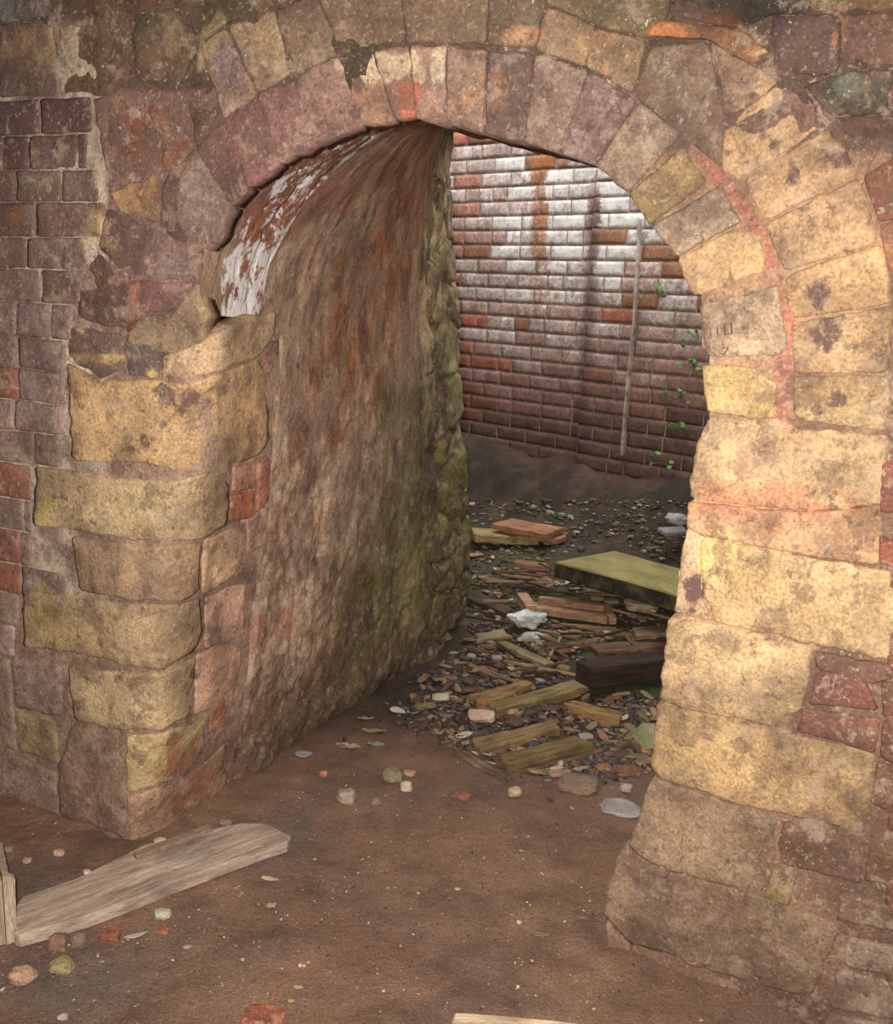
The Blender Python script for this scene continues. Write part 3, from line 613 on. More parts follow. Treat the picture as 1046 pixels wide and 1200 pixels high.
# vault mass: closes the space between the front wall top and the chamber
mb = MB()
tops = [Vector((-1.6, 3.3, 2.75)), Vector((-.62, 4.62, 2.75)), Vector((.1, 4.32, 2.75)), Vector((1.75, 3.55, 2.75)), Vector((2.3, 2.6, 2.75)), Vector((1.7, 1.35, 2.75)), Vector((.47, 2.16, 2.75)), Vector((-.86, 2.54, 2.75)), Vector((-2.6, 3.3, 2.75))]
mb.add(tops, [tuple(range(len(tops)))], (*srgb((110, 90, 70)), .2))
fw_ = [Vector((-.62, 4.62, 0)), Vector((-.02, 4.36, 0)), Vector((.45, 4.22, 0)), Vector((.95, 4.02, 0)), Vector((1.4, 3.82, 0)), Vector((1.75, 3.58, 0))]
zl = [2.2, 2.2, 2.40, 2.38, 2.08, 1.6]
for i in range(5):
    a, b = fw_[i], fw_[i + 1]
    mb.add([a + Vector((0, 0, zl[i])), b + Vector((0, 0, zl[i + 1])), b + Vector((0, 0, TOPZ)), a + Vector((0, 0, TOPZ))], [(0, 1, 2, 3)], (*srgb((140, 110, 92)), .3))
o = mb.build('wall_upper', M_BRICK, sm=False); tag(o, 'masonry carried over the passage between arch and chamber', 'wall', kind='structure')
# front room: ceiling and the walls behind the photographer
mb = MB(); grid(mb, lambda u, v: Vector((lerp(-3.0, 2.4, u), lerp(-2.2, 3.4, v), 2.7 + .01 * fbm((u * 9, v * 9, 0), 2))), 20, 20, lambda u, v, p: (*srgb((112, 90, 72)), .3))
mb.add([Vector((-3, -2.2, 2.9)), Vector((2.4, -2.2, 2.9)), Vector((2.4, 3.4, 2.9)), Vector((-3, 3.4, 2.9))], [(0, 1, 2, 3)], (*srgb((112, 90, 72)), .3))
o = mb.build('ceiling', M_BRICK); tag(o, 'brick ceiling of the front room, above the frame', 'ceiling', kind='structure')
slab_wall('wall_front_left', [Vector((-2.95, 3.6, 0)), Vector((-2.95, -2.2, 0))], -.2, 2.75, -.2, 'side wall of the front room, left of the photographer')
slab_wall('wall_front_right', [Vector((2.35, -2.2, 0)), Vector((2.35, 2.6, 0))], -.2, 2.75, -.2, 'side wall of the front room, right of the photographer')
slab_wall('wall_back', [Vector((-2.95, -2.2, 0)), Vector((2.35, -2.2, 0))], -.2, 2.75, -.2, 'wall of the front room behind the photographer')
# ------------------------------------------------------------------ floor
def floorc(p):
    n = fbm(p, 2.2, 4); d = wall_dist(p)
    c = mixc(srgb((138, 106, 86)), srgb((156, 118, 88)), clamp(.5 + n)); c = mixc(c, srgb((104, 80, 68)), .45 * smooth(-.1, .4, fbm(Vector((p.x, p.y, 4)), 9, 6)))
    c = mixc(c, srgb((128, 106, 92)), smooth(.12, .5, fbm(Vector((p.x, p.y, 7)), 1.6, 3)))
    c = mixc(c, srgb((158, 114, 86)), .5 * smooth(.1, .4, fbm(Vector((p.x, p.y, 2)), 3.1, 4)))
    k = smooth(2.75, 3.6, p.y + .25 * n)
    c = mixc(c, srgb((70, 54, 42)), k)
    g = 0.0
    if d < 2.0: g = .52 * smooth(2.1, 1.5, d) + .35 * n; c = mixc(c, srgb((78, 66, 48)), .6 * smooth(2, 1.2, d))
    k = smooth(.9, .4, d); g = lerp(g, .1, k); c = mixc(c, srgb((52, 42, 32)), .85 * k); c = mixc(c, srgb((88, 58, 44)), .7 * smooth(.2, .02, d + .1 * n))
    return (*c, clamp(g))
mb = MB(); vs, cs, fs = [], [], []
gx = [-3 + .035 * i for i in range(int(5.6 / .035))]; gy = []
y = -2.2
while y < 8.2:
    gy.append(y); y += .2 if y < .8 else (.02 if y < 3 else .035)
gx = [-3.0 + i * .2 for i in range(7)] + [-1.6 + i * .022 for i in range(int(3.8 / .022))] + [2.25 + .12 * i for i in range(14)]
for yy in gy:
    for xx in gx:
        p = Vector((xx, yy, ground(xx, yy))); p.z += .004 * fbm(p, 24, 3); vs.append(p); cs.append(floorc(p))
n_ = len(gx)
for j in range(len(gy) - 1):
    for i in range(n_ - 1):
        c_ = (vs[j * n_ + i] + vs[(j + 1) * n_ + i + 1]) / 2
        if wall_dist(c_) < -.1: continue
        fs.append((j * n_ + i, j * n_ + i + 1, (j + 1) * n_ + i + 1, (j + 1) * n_ + i))
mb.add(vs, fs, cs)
floor = mb.build('floor', M_SOIL); tag(floor, 'trodden brown earth floor running through the arch', 'floor', kind='structure')
# ------------------------------------------------------------------ loose things
def kpx(p): return (p - O).dot(FW) / F       # metres per pixel at a point
def prism(name, poly, h, th, col, mat=None, parent=None, stain=.2, jit=1.0, step=14, axis=None, tilt=None, bev=.004, side=None, seed=0):
    """board or slab: outline on its top face (pixels), top height h over the ground, thickness th"""
    cx, cy = sum(q[0] for q in poly) / len(poly), sum(q[1] for q in poly) / len(poly)
    g = gp(cx, cy); z = g.z + h
    pts = [flat(x, y, z + (tilt[i] if tilt else 0)) for i, (x, y) in enumerate(poly)]
    if axis is None:
        i = max(range(len(pts)), key=lambda i: (pts[i] - pts[i - 1]).length); axis = pts[i] - pts[i - 1]
    ang = math.atan2(axis.y, axis.x)
    fine = []
    for i in range(len(pts)):
        a, b = pts[i], pts[(i + 1) % len(pts)]; n = max(1, int((b - a).length / (step * kpx(g))))
        for k in range(n): fine.append(lerp(a, b, k / n))
    c = sum(fine, Vector()) / len(fine); out = []
    for q in fine:
        j = jit * kpx(g) * N.noise(Vector((q.x * 40, q.y * 40, seed))); d = (q - c); d.z = 0
        out.append(q + d.normalized() * j)
    n = len(out); rings = []
    def ring(inset, dz): 
        r = []
        for q in out:
            d = (q - c); L = Vector((d.x, d.y)).length or 1
            r.append(q - Vector((d.x, d.y, 0)) * (inset / L) + Vector((0, 0, dz)))
        return r
    rings = [ring(0, -th), ring(-.001, -bev * 1.6), ring(0, -bev), ring(bev, 0)]
    vs = sum(rings, []); top = []
    M = Matrix.Rotation(-ang, 3, 'Z'); loc = Vector((c.x, c.y, c.z - th))
    k = len(rings); vs2 = list(vs)
    for t in (.3, .6, .85):
        for q in rings[-1]: p = lerp(q, c, t); vs2.append(p + Vector((0, 0, .002 * fbm(p, 20, 3))))
    vs2.append(c)
    R_ = k + 3; fs = []
    for r in range(R_ - 1):
        for i in range(n): fs.append((r * n + i, r * n + (i + 1) % n, (r + 1) * n + (i + 1) % n, (r + 1) * n + i))
    for i in range(n): fs.append(((R_ - 1) * n + i, (R_ - 1) * n + (i + 1) % n, R_ * n))
    fs.append(tuple(range(n - 1, -1, -1)))
    c0 = srgb(col); cs = []; cd = srgb(side) if side else c0
    for i_, p in enumerate(vs2):
        f = 1 + .5 * fbm(p, 11, 4); q0 = cd if i_ < 2 * n else c0; cs.append((q0[0] * f, q0[1] * f, q0[2] * f, stain))
    mb = MB(); mb.add([M @ (v - loc) for v in vs2], fs, cs)
    o = mb.build(name, mat or M_WOOD, parent, sm=False); o.location = loc; o.rotation_euler = (0, 0, ang)
    return o
def bar(mb, a, b, w, h, col, stain=.2):      # square bar between two points
    d = (b - a).normalized(); s = d.cross(Vector((0, 0, 1))).normalized() * w / 2; u = s.cross(d).normalized() * h / 2
    vs = [q + i * s + j * u for q in (a, b) for i, j in ((-1, -1), (1, -1), (1, 1), (-1, 1))]
    mb.add(vs, [(0, 3, 2, 1), (4, 5, 6, 7), (0, 1, 5, 4), (1, 2, 6, 5), (2, 3, 7, 6), (3, 0, 4, 7)], (*srgb(col), stain))
def ico(sub):
    bm = bmesh.new(); bmesh.ops.create_icosphere(bm, subdivisions=sub, radius=1)
    v = [Vector(q.co) for q in bm.verts]; f = [[x.index for x in q.verts] for q in bm.faces]; bm.free(); return v, f
ICO = {k: ico(k) for k in (1, 2, 3, 4)}
def rock_mesh(name, size, col, mat=None, sub=3, seed=0, boxy=.5, stain=.2, sm=False, am=.22):
    V, Fc = ICO[sub]; vs, cs = [], []; c0 = srgb(col)
    for v in V:
        m = max(abs(v.x), abs(v.y), abs(v.z)); q = lerp(v, v / m * .85, boxy)
        q = q * (1 + am * fbm(v + Vector((seed * 3.1, seed, 0)), 1.3, 3) + .08 * fbm(v + Vector((seed, 0, 0)), 4, 2))
        vs.append(Vector((q.x * size[0], q.y * size[1], q.z * size[2]))); f = 1 + .25 * fbm(v + Vector((seed, seed, 0)), 2, 3)
        cs.append((c0[0] * f, c0[1] * f, c0[2] * f, stain))
    lo = min(v.z for v in vs); vs = [v - Vector((0, 0, lo)) for v in vs]
    mb = MB(); mb.add(vs, Fc, cs); return mb.build(name, mat or M_ROCK, None, sm=sm)
def rock(name, x, y, w, h, col, seed=0, flatk=.8, rot=None, sink=.22, **k):
    p = gp(x, y + h * .3); s = kpx(p)
    sz = (w * s / 2, w * s * .4, max(.004, h * s * flatk / 2))
    o = rock_mesh(name, sz, col, seed=seed, **k); o.location = p - Vector((0, 0, sz[2] * 2 * sink)); o.rotation_euler = (0, 0, rot if rot is not None else random.uniform(-.3, .3))
    return o
def leaf_mesh(L, Wd, col, lob=0, curl=.25, name='leaf', mat=None, seed=0):
    n = 14; c0 = srgb(col); up, cs = [], []
    prof = []
    for i in range(n + 1):
        t = i / n; w = math.sin(math.pi * t ** .8) ** .8 * Wd / 2
        if lob: w *= .72 + .28 * math.cos(t * math.pi * 2 * lob)
        prof.append((lerp(-L / 2, L / 2, t), max(w, .0006)))
    vs = []
    for k in (0, -.0012):
        for (x, w) in prof:
            for s in (-1, -.5, 0, .5, 1):
                z = curl * L * ((x / L) ** 2) + curl * Wd * .8 * s * s * (w / Wd) + .06 * L * N.noise(Vector((x * 30, s, seed)))
                vs.append(Vector((x, s * w, z + k))); f = 1 + .2 * N.noise(Vector((x * 60, s * 2, seed))); f *= .8 if s == 0 else 1; cs.append((c0[0] * f, c0[1] * f, c0[2] * f, .15))
    fs = []; m = (n + 1) * 5
    for i in range(n):
        for j in range(4):
            a = i * 5 + j; fs.append((a, a + 1, a + 6, a + 5)); fs.append((m + a, m + a + 5, m + a + 6, m + a + 1))
    for i in range(n):
        for j in (0, 4): a = i * 5 + j; fs.append((a, a + 5, m + a + 5, m + a))
    for j in range(4): fs.append((j, m + j, m + j + 1, j + 1)); a = n * 5 + j; fs.append((a, a + 1, m + a + 1, m + a))
    lo = min(v.z for v in vs); mb = MB(); mb.add([v - Vector((0, 0, lo)) for v in vs], fs, cs)
    return mb.build(name, mat or M_LEAF, None, sm=True)
def leaf(x, y, w, h, col, label, lob=0, ang=0.0, curl=.2, name='fallen_leaf', seed=0, off=.002, group=None):
    p = gp(x, y); s = kpx(p); o = leaf_mesh(w * s, max(h * s * 1.6, w * s * .3), col, lob, curl, name, None, seed)
    o.location = p + Vector((0, 0, off)); o.rotation_euler = (random.uniform(-.1, .1), random.uniform(-.1, .1), ang)
    return tag(o, label, 'leaf', group)
W_PALE = wood('pale_dry_wood', (120, 98, 80), (190, 166, 140), ss=9, bump=.5)
W_GREEN = wood('mossy_wood', (104, 76, 44), (140, 112, 60), ss=8)
W_DARK = wood('wet_dark_wood', (40, 28, 22), (84, 56, 40), ss=8)
W_RED = wood('reddish_wood', (112, 74, 50), (176, 122, 84), ss=8)
M_SLAB = material('mossy_concrete', stain=(96, 84, 52), stain_scale=10, bump=.5, var=.2, hue=(160, 150, 84), hue_amt=.4, grain=200, speck=.3)
# boards of the front room
b = prism('weathered_plank', [(16, 1066), (24, 1052), (88, 1030), (168, 990), (214, 978), (283, 964), (313, 965), (341, 979), (336, 985), (283, 1003), (168, 1047), (103, 1072), (22, 1095), (16, 1092)], .035, .035, (178, 152, 130), W_PALE, stain=.3, jit=1.5)
tag(b, 'long grey weathered plank on the earth below the left corner', 'plank')
mb = MB(); a_, b_ = gp(158, 1003, .05), gp(246, 972, .05); bar(mb, a_ - b_, b_ - b_ + Vector((0, 0, .004)), .022, .012, (150, 122, 98))
sp = mb.build('splinter', W_PALE, None, sm=False); sp.location = b_ ; sp.parent = b; sp.matrix_parent_inverse = (Matrix.Translation(b.location) @ Matrix.Rotation(b.rotation_euler.z, 4, 'Z')).inverted()
b = prism('pale_board', [(532, 1186), (600, 1190), (672, 1198), (720, 1204), (716, 1290), (520, 1275)], .03, .03, (222, 190, 150), W_PALE, stain=.1, jit=1.2)
tag(b, 'pale board lying at the bottom edge of the picture', 'plank')
# crate end standing at the left edge
base = gp(20, 1104); s = kpx(base)
cr = empty('wooden_crate', (base.x, base.y, base.z)); cr.rotation_euler = (0, 0, .52); tag(cr, 'pale wooden crate corner standing at the left edge beside the long plank', 'crate')
def panel(name, pts, th, ax, col):
    mb = MB(); d = Vector(ax) * th; n = len(pts); vs = [Vector(p) for p in pts] + [Vector(p) + d for p in pts]
    mb.add(vs, [tuple(range(n)), tuple(range(2 * n - 1, n - 1, -1))] + [(i, (i + 1) % n, n + (i + 1) % n, n + i) for i in range(n)], (*srgb(col), .15))
    return mb.build(name, W_UP, cr, sm=False)
W_UP = wood('upright_pale_wood', (140, 116, 90), (200, 176, 140), stretch=(9, 9, 1), ss=6)
panel('end_board', [(-.022, 0, 0), (0, 0, .002), (.004, 0, .166), (-.016, 0, .182), (-.022, 0, .182)], .02, (0, 1, 0), (206, 180, 146))
panel('end_board', [(-.11, .003, 0), (-.024, .003, 0), (-.024, .003, .168), (-.11, .003, .168)], .018, (0, 1, 0), (190, 164, 130))
panel('end_board', [(-.22, .003, 0), (-.112, .003, 0), (-.112, .003, .168), (-.22, .003, .168)], .018, (0, 1, 0), (196, 170, 136))
panel('side_board', [(-.001, .02, .0), (-.001, .26, .0), (-.001, .26, .12), (-.001, .02, .12)], .016, (-1, 0, 0), (180, 152, 120))
panel('base_board', [(-.22, .022, 0), (-.018, .022, 0), (-.018, .26, 0), (-.22, .26, 0)], .014, (0, 0, 1), (170, 142, 112))
# bricks and stones on the front floor: x, y, width, height, colour, kind, label
FR = [(307, 1193, 56, 18, (214, 104, 60), 'brick_fragment', 'bright orange brick lump half buried at the bottom edge'), (129, 1093, 27, 20, (170, 96, 64), 'brick_fragment', 'orange brick piece in front of the long plank'), (192, 1089, 18, 10, (196, 108, 66), 'brick_fragment', 'small orange brick chip beside the mossy white pebble'),
      (68, 1102, 24, 28, (146, 104, 84), 'stone', 'red-brown rough stone just in front of the plank, left of the brick piece'), (92, 1100, 20, 26, (132, 108, 92), 'stone', 'brown rounded stone between two reddish pieces by the plank'), (27, 1141, 32, 20, (198, 154, 118), 'stone', 'pinkish tan stone near the left edge below the crate'), (73, 1130, 28, 24, (158, 142, 92), 'stone', 'yellowish stone below the two brown stones'),
      (191, 1069, 20, 16, (186, 180, 150), 'stone', 'mossy white pebble in front of the plank'), (73, 1191, 12, 9, (190, 176, 160), 'stone', 'small white pebble at the bottom left'), (187, 984, 14, 10, (222, 186, 156), 'stone', 'small pink stone behind the plank at the wall corner'), (69, 998, 14, 9, (206, 160, 134), 'stone', 'pink pebble on the earth left of the wall corner'), (32, 1007, 12, 9, (196, 152, 128), 'stone', 'pinkish pebble behind the left end of the plank'), (102, 1021, 10, 6, (216, 180, 150), 'stone', 'tiny pale pebble at the back edge of the plank'), (265, 962, 16, 8, (150, 124, 100), 'stone', 'brown pebble behind the far tip of the plank'), (10, 994, 14, 12, (140, 118, 100), 'stone', 'dull brown pebble under the brickwork at far left'),
      (379, 905, 12, 11, (190, 106, 66), 'brick_fragment', 'small orange brick dot on the earth by the plaster foot'), (406, 931, 22, 24, (176, 152, 136), 'stone', 'whitish streaked stone alone in the middle of the passage mouth'), (460, 907, 24, 22, (150, 134, 104), 'stone', 'olive brown stone in front of the pale cube'), (476, 919, 15, 18, (212, 192, 158), 'stone', 'pale cube of stone beside the olive stone'), (441, 938, 14, 12, (146, 122, 100), 'stone', 'brown stone just left of the olive and pale pair'), (480, 905, 16, 8, (188, 136, 112), 'stone', 'pinkish chip behind the pale cube'), (542, 930, 26, 13, (156, 98, 74), 'brick_fragment', 'flat reddish brick piece sunk in the passage floor'), (603, 926, 18, 15, (190, 168, 128), 'stone', 'cream stone in front of the stacked planks'),
      (563, 838, 34, 15, (214, 180, 154), 'stone', 'large pale pink flat stone left of the stacked planks'), (516, 816, 22, 9, (206, 190, 160), 'stone', 'pale flat stone near the plaster arris'), (727, 946, 48, 9, (176, 162, 156), 'stone', 'long grey flat stone beside the right jamb'), (678, 917, 52, 18, (146, 118, 94), 'stone', 'broad flat brown stone in front of the stacked planks'), (733, 922, 16, 14, (174, 160, 150), 'stone', 'grey stone above the long grey flat stone'), (756, 879, 16, 8, (200, 112, 66), 'brick_fragment', 'orange brick chip against the right jamb'), (706, 898, 18, 6, (184, 120, 74), 'brick_fragment', 'orange sliver right of the stacked planks'), (686, 862, 20, 8, (164, 146, 140), 'stone', 'purplish stone right of the planks'), (735, 903, 34, 8, (140, 92, 64), 'brick_fragment', 'dull red flat brick by the right jamb'),
      (792, 607, 26, 18, (158, 152, 146), 'stone', 'grey angular block far back by the right jamb'), (750, 708, 40, 16, (176, 150, 118), 'stone', 'tan flat rock below the mossy slab'), (648, 846, 14, 10, (150, 84, 70), 'brick_fragment', 'dark red lump at the end of the stacked planks'), (672, 742, 22, 12, (160, 116, 76), 'stone', 'brown chunk beside the white rag'), (738, 686, 14, 7, (170, 130, 90), 'stone', 'small tan stone in front of the slab'), (716, 704, 20, 9, (140, 128, 110), 'stone', 'grey stone under the edge of the slab'),
      (553, 590, 8, 6, (190, 170, 150), 'stone', 'tiny pale stone by the far end of the plaster'), (610, 878, 12, 7, (180, 150, 120), 'stone', 'tan pebble before the upper plank pair'), (700, 700, 18, 8, (150, 120, 92), 'stone', 'brown pebble left of the tan flat rock'), (552, 768, 12, 9, (170, 160, 110), 'stone', 'yellowish stone by the foot of the arris'), (660, 782, 18, 12, (132, 112, 60), 'stone', 'olive lump left of the dark timber'), (582, 770, 14, 9, (170, 160, 150), 'stone', 'grey pebble among the greenish sticks')]
for i, (x, y, w_, h_, c, nm_, lb) in enumerate(FR):
    o = rock(nm_, x, y, w_, h_, c, seed=i + 1, sub=3 if w_ > 20 else 2, boxy=.7 if nm_[0] == 'b' else .45, mat=M_BRICK if nm_[0] == 'b' else M_ROCK)
    tag(o, lb, 'brick piece' if nm_[0] == 'b' else 'stone')
# leaves and slivers
LV = [(408, 876, 32, 10, (206, 158, 138), 3, -.3, 'pink-brown oak leaf on the earth near the plaster foot'), (356, 885, 22, 10, (160, 158, 158), 0, .5, 'grey leaf beside the foot of the plaster'), (428, 843, 20, 7, (170, 156, 132), 2, .2, 'small grey-brown leaf close to the plaster foot'), (438, 858, 30, 8, (170, 140, 96), 0, 0, 'tan oval leaf behind the pink oak leaf'), (440, 873, 22, 8, (150, 146, 138), 2, -.2, 'greyish ragged leaf right of the pink oak leaf'), (466, 834, 22, 9, (214, 202, 190), 0, -.6, 'white curled leaf, left one of a pair'), (484, 836, 16, 8, (150, 152, 158), 0, .5, 'blue-grey curled leaf, right one of a pair'),
      (316, 1031, 20, 5, (206, 178, 146), 0, .1, 'pale leaf sliver on the floor right of the plank'), (318, 1062, 14, 9, (196, 178, 150), 2, .8, 'pale ragged scrap below the leaf sliver'), (220, 1111, 11, 5, (200, 184, 154), 0, .3, 'small white scrap right of the orange brick chip'), (160, 1098, 27, 6, (200, 186, 160), 0, .45, 'long pale wood-coloured sliver between two brick pieces'), (608, 1082, 6, 5, (216, 204, 180), 0, .3, 'tiny white scrap in the middle of the floor'), (536, 1043, 8, 3, (206, 190, 160), 0, -.2, 'thin white scrap far from others in mid floor'), (349, 1158, 12, 4, (190, 160, 110), 0, 0, 'tan scrap near the bottom edge, above the orange lump'), (341, 1174, 8, 4, (204, 176, 110), 0, .2, 'yellow scrap just above the orange lump'), (634, 1096, 22, 6, (150, 118, 88), 0, -.1, 'dull brown leaf on the floor near the right jamb foot'),
      (560, 884, 6, 10, (226, 214, 190), 0, 1.3, 'white curled paper scrap at the end of the stacked planks'), (670, 948, 8, 3, (196, 150, 110), 0, -1.2, 'small orange twig-like leaf before the broad flat stone')]
for i, (x, y, w_, h_, c, lob, an, lb) in enumerate(LV): leaf(x, y, w_, h_, c, lb, lob, an, seed=i, name='fallen_leaf' if w_ > 9 else 'scrap')
# stacked planks
PK = [([(549, 814), (617, 796), (625, 800), (572, 824), (558, 822)], .05, .03, (176, 128, 72), W_GREEN, 'orange-brown plank behind the green one in the pile'), ([(572, 825), (676, 795), (691, 797), (690, 806), (584, 832)], .055, .05, (150, 128, 76), W_GREEN, 'greenish plank forming the front of the rear plank pair'),
      ([(660, 823), (670, 820), (729, 834), (727, 843), (664, 829)], .05, .045, (188, 140, 78), W_GREEN, 'short golden block of wood right of the planks'), ([(551, 865), (648, 844), (656, 852), (563, 878)], .05, .04, (166, 136, 88), W_GREEN, 'tan plank at the back of the front plank pile'), ([(585, 884), (675, 861), (692, 870), (594, 896)], .05, .04, (152, 126, 74), W_GREEN, 'mossy plank in the middle of the front plank pile'), ([(600, 898), (704, 876), (708, 880), (612, 905)], .02, .02, (112, 84, 60), W_DARK, 'dark lath along the front of the plank pile'), ([(531, 880), (541, 878), (602, 910), (592, 914)], .018, .018, (124, 98, 84), W_DARK, 'dark narrow lath slanting away from the plank pile'),
      ([(550, 618), (622, 621), (628, 630), (556, 626)], .06, .045, (186, 162, 100), W_GREEN, 'pale yellow plank in front of the far reddish boards'), ([(576, 613), (598, 607), (662, 618), (640, 626)], .09, .03, (196, 128, 84), W_RED, 'reddish board on top of the far pile'), ([(590, 621), (610, 616), (668, 624), (652, 632)], .05, .03, (182, 116, 78), W_RED, 'reddish board lower in the far pile'),
      ([(604, 655), (640, 660), (642, 664), (604, 660)], .035, .025, (170, 116, 80), W_RED, 'reddish stick left of the slab'), ([(581, 752), (590, 750), (650, 776), (640, 780)], .03, .02, (150, 140, 90), W_GREEN, 'long greenish lath in the litter by the arris'), ([(556, 742), (590, 736), (598, 745), (560, 750)], .03, .015, (158, 150, 104), W_GREEN, 'pale green broken board beside the arris'), ([(740, 735), (790, 731), (792, 740), (745, 745)], .035, .02, (150, 122, 98), W_RED, 'brown board lying against the right jamb'), ([(690, 754), (790, 748), (790, 757), (700, 764)], .05, .03, (110, 76, 58), W_DARK, 'dark red board on the wet timber'), ([(548, 690), (580, 700), (600, 714), (590, 718), (548, 700)], .04, .03, (60, 48, 44), W_DARK, 'black sodden board near the arris')]
for i, (p, h_, th_, c, m_, lb) in enumerate(PK):
    o = prism('plank', p, h_ * .6, th_, mixc(c, (150, 116, 80), .3), m_, stain=.40, jit=4.5, step=8, seed=i); tag(o, lb, 'plank')
o = prism('timber_beam', [(676, 774), (740, 766), (800, 760), (802, 770), (694, 783)], .085, .085, (70, 52, 44), W_DARK, stain=.35, jit=2); tag(o, 'thick dark wet timber lying behind the right jamb', 'beam')
o = prism('mossy_slab', [(649, 658), (719, 645), (800, 667), (850, 682), (838, 712), (790, 696), (735, 680)], .13, .075, (142, 126, 70), M_SLAB, stain=.3, jit=2.0, bev=.006, side=(58, 46, 38)); tag(o, 'large green mossy slab tilted in the litter of the chamber', 'slab')
o = prism('glass_sheet', [(740, 858), (752, 846), (772, 848), (780, 870), (756, 876)], .06, .012, (150, 150, 108), M_SLAB, stain=.05, jit=.6, tilt=[.05, .06, .05, 0, 0]); o.name = 'tile_fragment'; tag(o, 'pale green tile fragment leaning by the right jamb', 'tile')
o = prism('thin_slate', [(770, 618), (800, 616), (806, 622), (780, 624)], .03, .02, (120, 114, 108), M_ROCK, stain=.1); tag(o, 'thin grey slate before the angular grey block', 'slate')
# broken wooden frame
c0 = gp(668, 716); fr = empty('broken_pallet', (c0.x, c0.y, c0.z)); tag(fr, 'broken light wooden pallet end lying in the dark litter', 'pallet')
def fbar(name, p0, p1, w_, h_, z, col=(186, 140, 104)):
    mb = MB(); a, b = gp(*p0, off=z) - c0, gp(*p1, off=z + .004) - c0; bar(mb, a, b, w_, h_, col); return mb.build(name, W_RED, fr, sm=False)
fbar('rail', (620, 713), (713, 726), .05, .03, .035); fbar('rail', (632, 703), (716, 713), .04, .03, .04, (176, 130, 96)); fbar('crossbar', (611, 700), (622, 716), .05, .05, .03); fbar('crossbar', (710, 712), (718, 728), .03, .03, .05); fbar('panel_slat', (625, 708), (712, 719), .05, .012, .028, (164, 116, 84))
# white rag
o = rock_mesh('crumpled_rag', (.075, .05, .035), (206, 204, 194), M_ROCK, sub=4, seed=77, boxy=0, stain=.1, sm=True, am=.55); p = gp(618, 735); o.location = p; o.rotation_euler = (0, 0, .2); tag(o, 'crumpled whitish rag lying before the broken pallet end', 'rag')
o = rock_mesh('crumpled_rag', (.06, .035, .018), (176, 166, 156), M_ROCK, sub=4, seed=78, boxy=0, stain=.2, sm=True, am=.55); o.location = gp(622, 752); tag(o, 'flatter grey rag below the white one', 'rag')
# conduit on the rear wall
mb = MB(); P = [(757, 258), (755, 300), (752, 345), (750, 380), (745, 427), (741, 467), (738, 500), (736, 532)]
Q = [rear_px(*q) + WN * .062 for q in P]
for a, b in zip(Q[:-1], Q[1:]): bar(mb, a, b, .026, .014, (182, 164, 148), .1)
o = mb.build('conduit', M_MORTAR, None, sm=False); tag(o, 'thin pale strip running down the rear brick wall', 'conduit')
# weeds on the rear wall
WD = [(774, 346, .07, 'green weed growing from the rear wall beside the pale strip'), (824, 400, .08, 'uppermost of the weeds touching the right jamb on the rear wall'), (818, 430, .05, 'small weed on the rear wall just below the uppermost by the jamb'), (800, 468, .08, 'weed on the rear wall midway down, left of the jamb'), (802, 502, .05, 'low weed sprig on the rear wall near the jamb'), (782, 540, .07, 'lowest weed where the rear wall meets the dark bank')]
for i, (x, y, r, lb) in enumerate(WD):
    c = rear_px(x, y) + WN * .05; w0 = empty('weed', c); tag(w0, lb, 'plant')
    mb = MB()
    for k in range(9):
        an = random.uniform(-.6, 3.7); tip = WDIR * math.cos(an) * r + Vector((0, 0, math.sin(an) * r * .7)) + WN * random.uniform(.01, .05)
        bar(mb, Vector((0, 0, 0)) - WN * .01, tip, .002, .002, (80, 110, 50))
        lf_ = leaf_mesh(.034, .022, random.choice([(96, 140, 62), (76, 122, 50), (110, 150, 70)]), name='leaf', mat=M_GREEN, seed=k); lf_.parent = w0; lf_.location = tip; lf_.rotation_euler = (random.uniform(.6, 1.4), random.uniform(-.5, .5), random.uniform(0, 6))
    mb.build('stem', M_GREEN, w0, sm=False)
# countable small litter of the passage: chips and sticks
EXCL = [p for p, *_ in PK] + [[(668, 772), (740, 762), (800, 757), (802, 800), (690, 806)], [(649, 658), (719, 645), (800, 667), (800, 705), (735, 692)], [(608, 698), (716, 702), (722, 730), (616, 722)], [(598, 724), (638, 724), (638, 742), (598, 742)]]
EXCL = [[(sum(q[0] for q in p) / len(p) + (x - sum(q[0] for q in p) / len(p)) * 1.1, sum(q[1] for q in p) / len(p) + (y - sum(q[1] for q in p) / len(p)) * 1.35) for x, y in p] for p in EXCL]
EXCL += [[(x - w_ * .6, y - h_ * .5), (x + w_ * .6, y - h_ * .5), (x + w_ * .6, y + h_ * .8), (x - w_ * .6, y + h_ * .8)] for x, y, w_, h_, *_ in FR]
def spot(poly):
    while True:
        x, y = random.uniform(460, 800), random.uniform(590, 920)
        if inside((x, y), poly) and not any(inside((x, y), e) for e in EXCL): return x, y
PASS = [(552, 650), (640, 660), (780, 715), (785, 740), (770, 820), (762, 905), (700, 920), (640, 915), (560, 890), (505, 858), (462, 838), (500, 790), (546, 750)]
protos = [rock_mesh('wood_chip', (.03, .014, .006), c, W_RED, sub=2, seed=90 + i, boxy=.8, am=.3) for i, c in enumerate([(166, 126, 90), (140, 100, 70), (108, 80, 60), (140, 124, 84), (84, 62, 50), (180, 142, 112)])]
GL = ['light wood chip strewn in the dark litter of the passage', 'tan wood chip strewn in the dark litter of the passage', 'brown wood chip strewn in the dark litter of the passage', 'olive wood chip strewn in the dark litter of the passage', 'dark wood chip strewn in the dark litter of the passage', 'pinkish wood chip strewn in the dark litter of the passage']
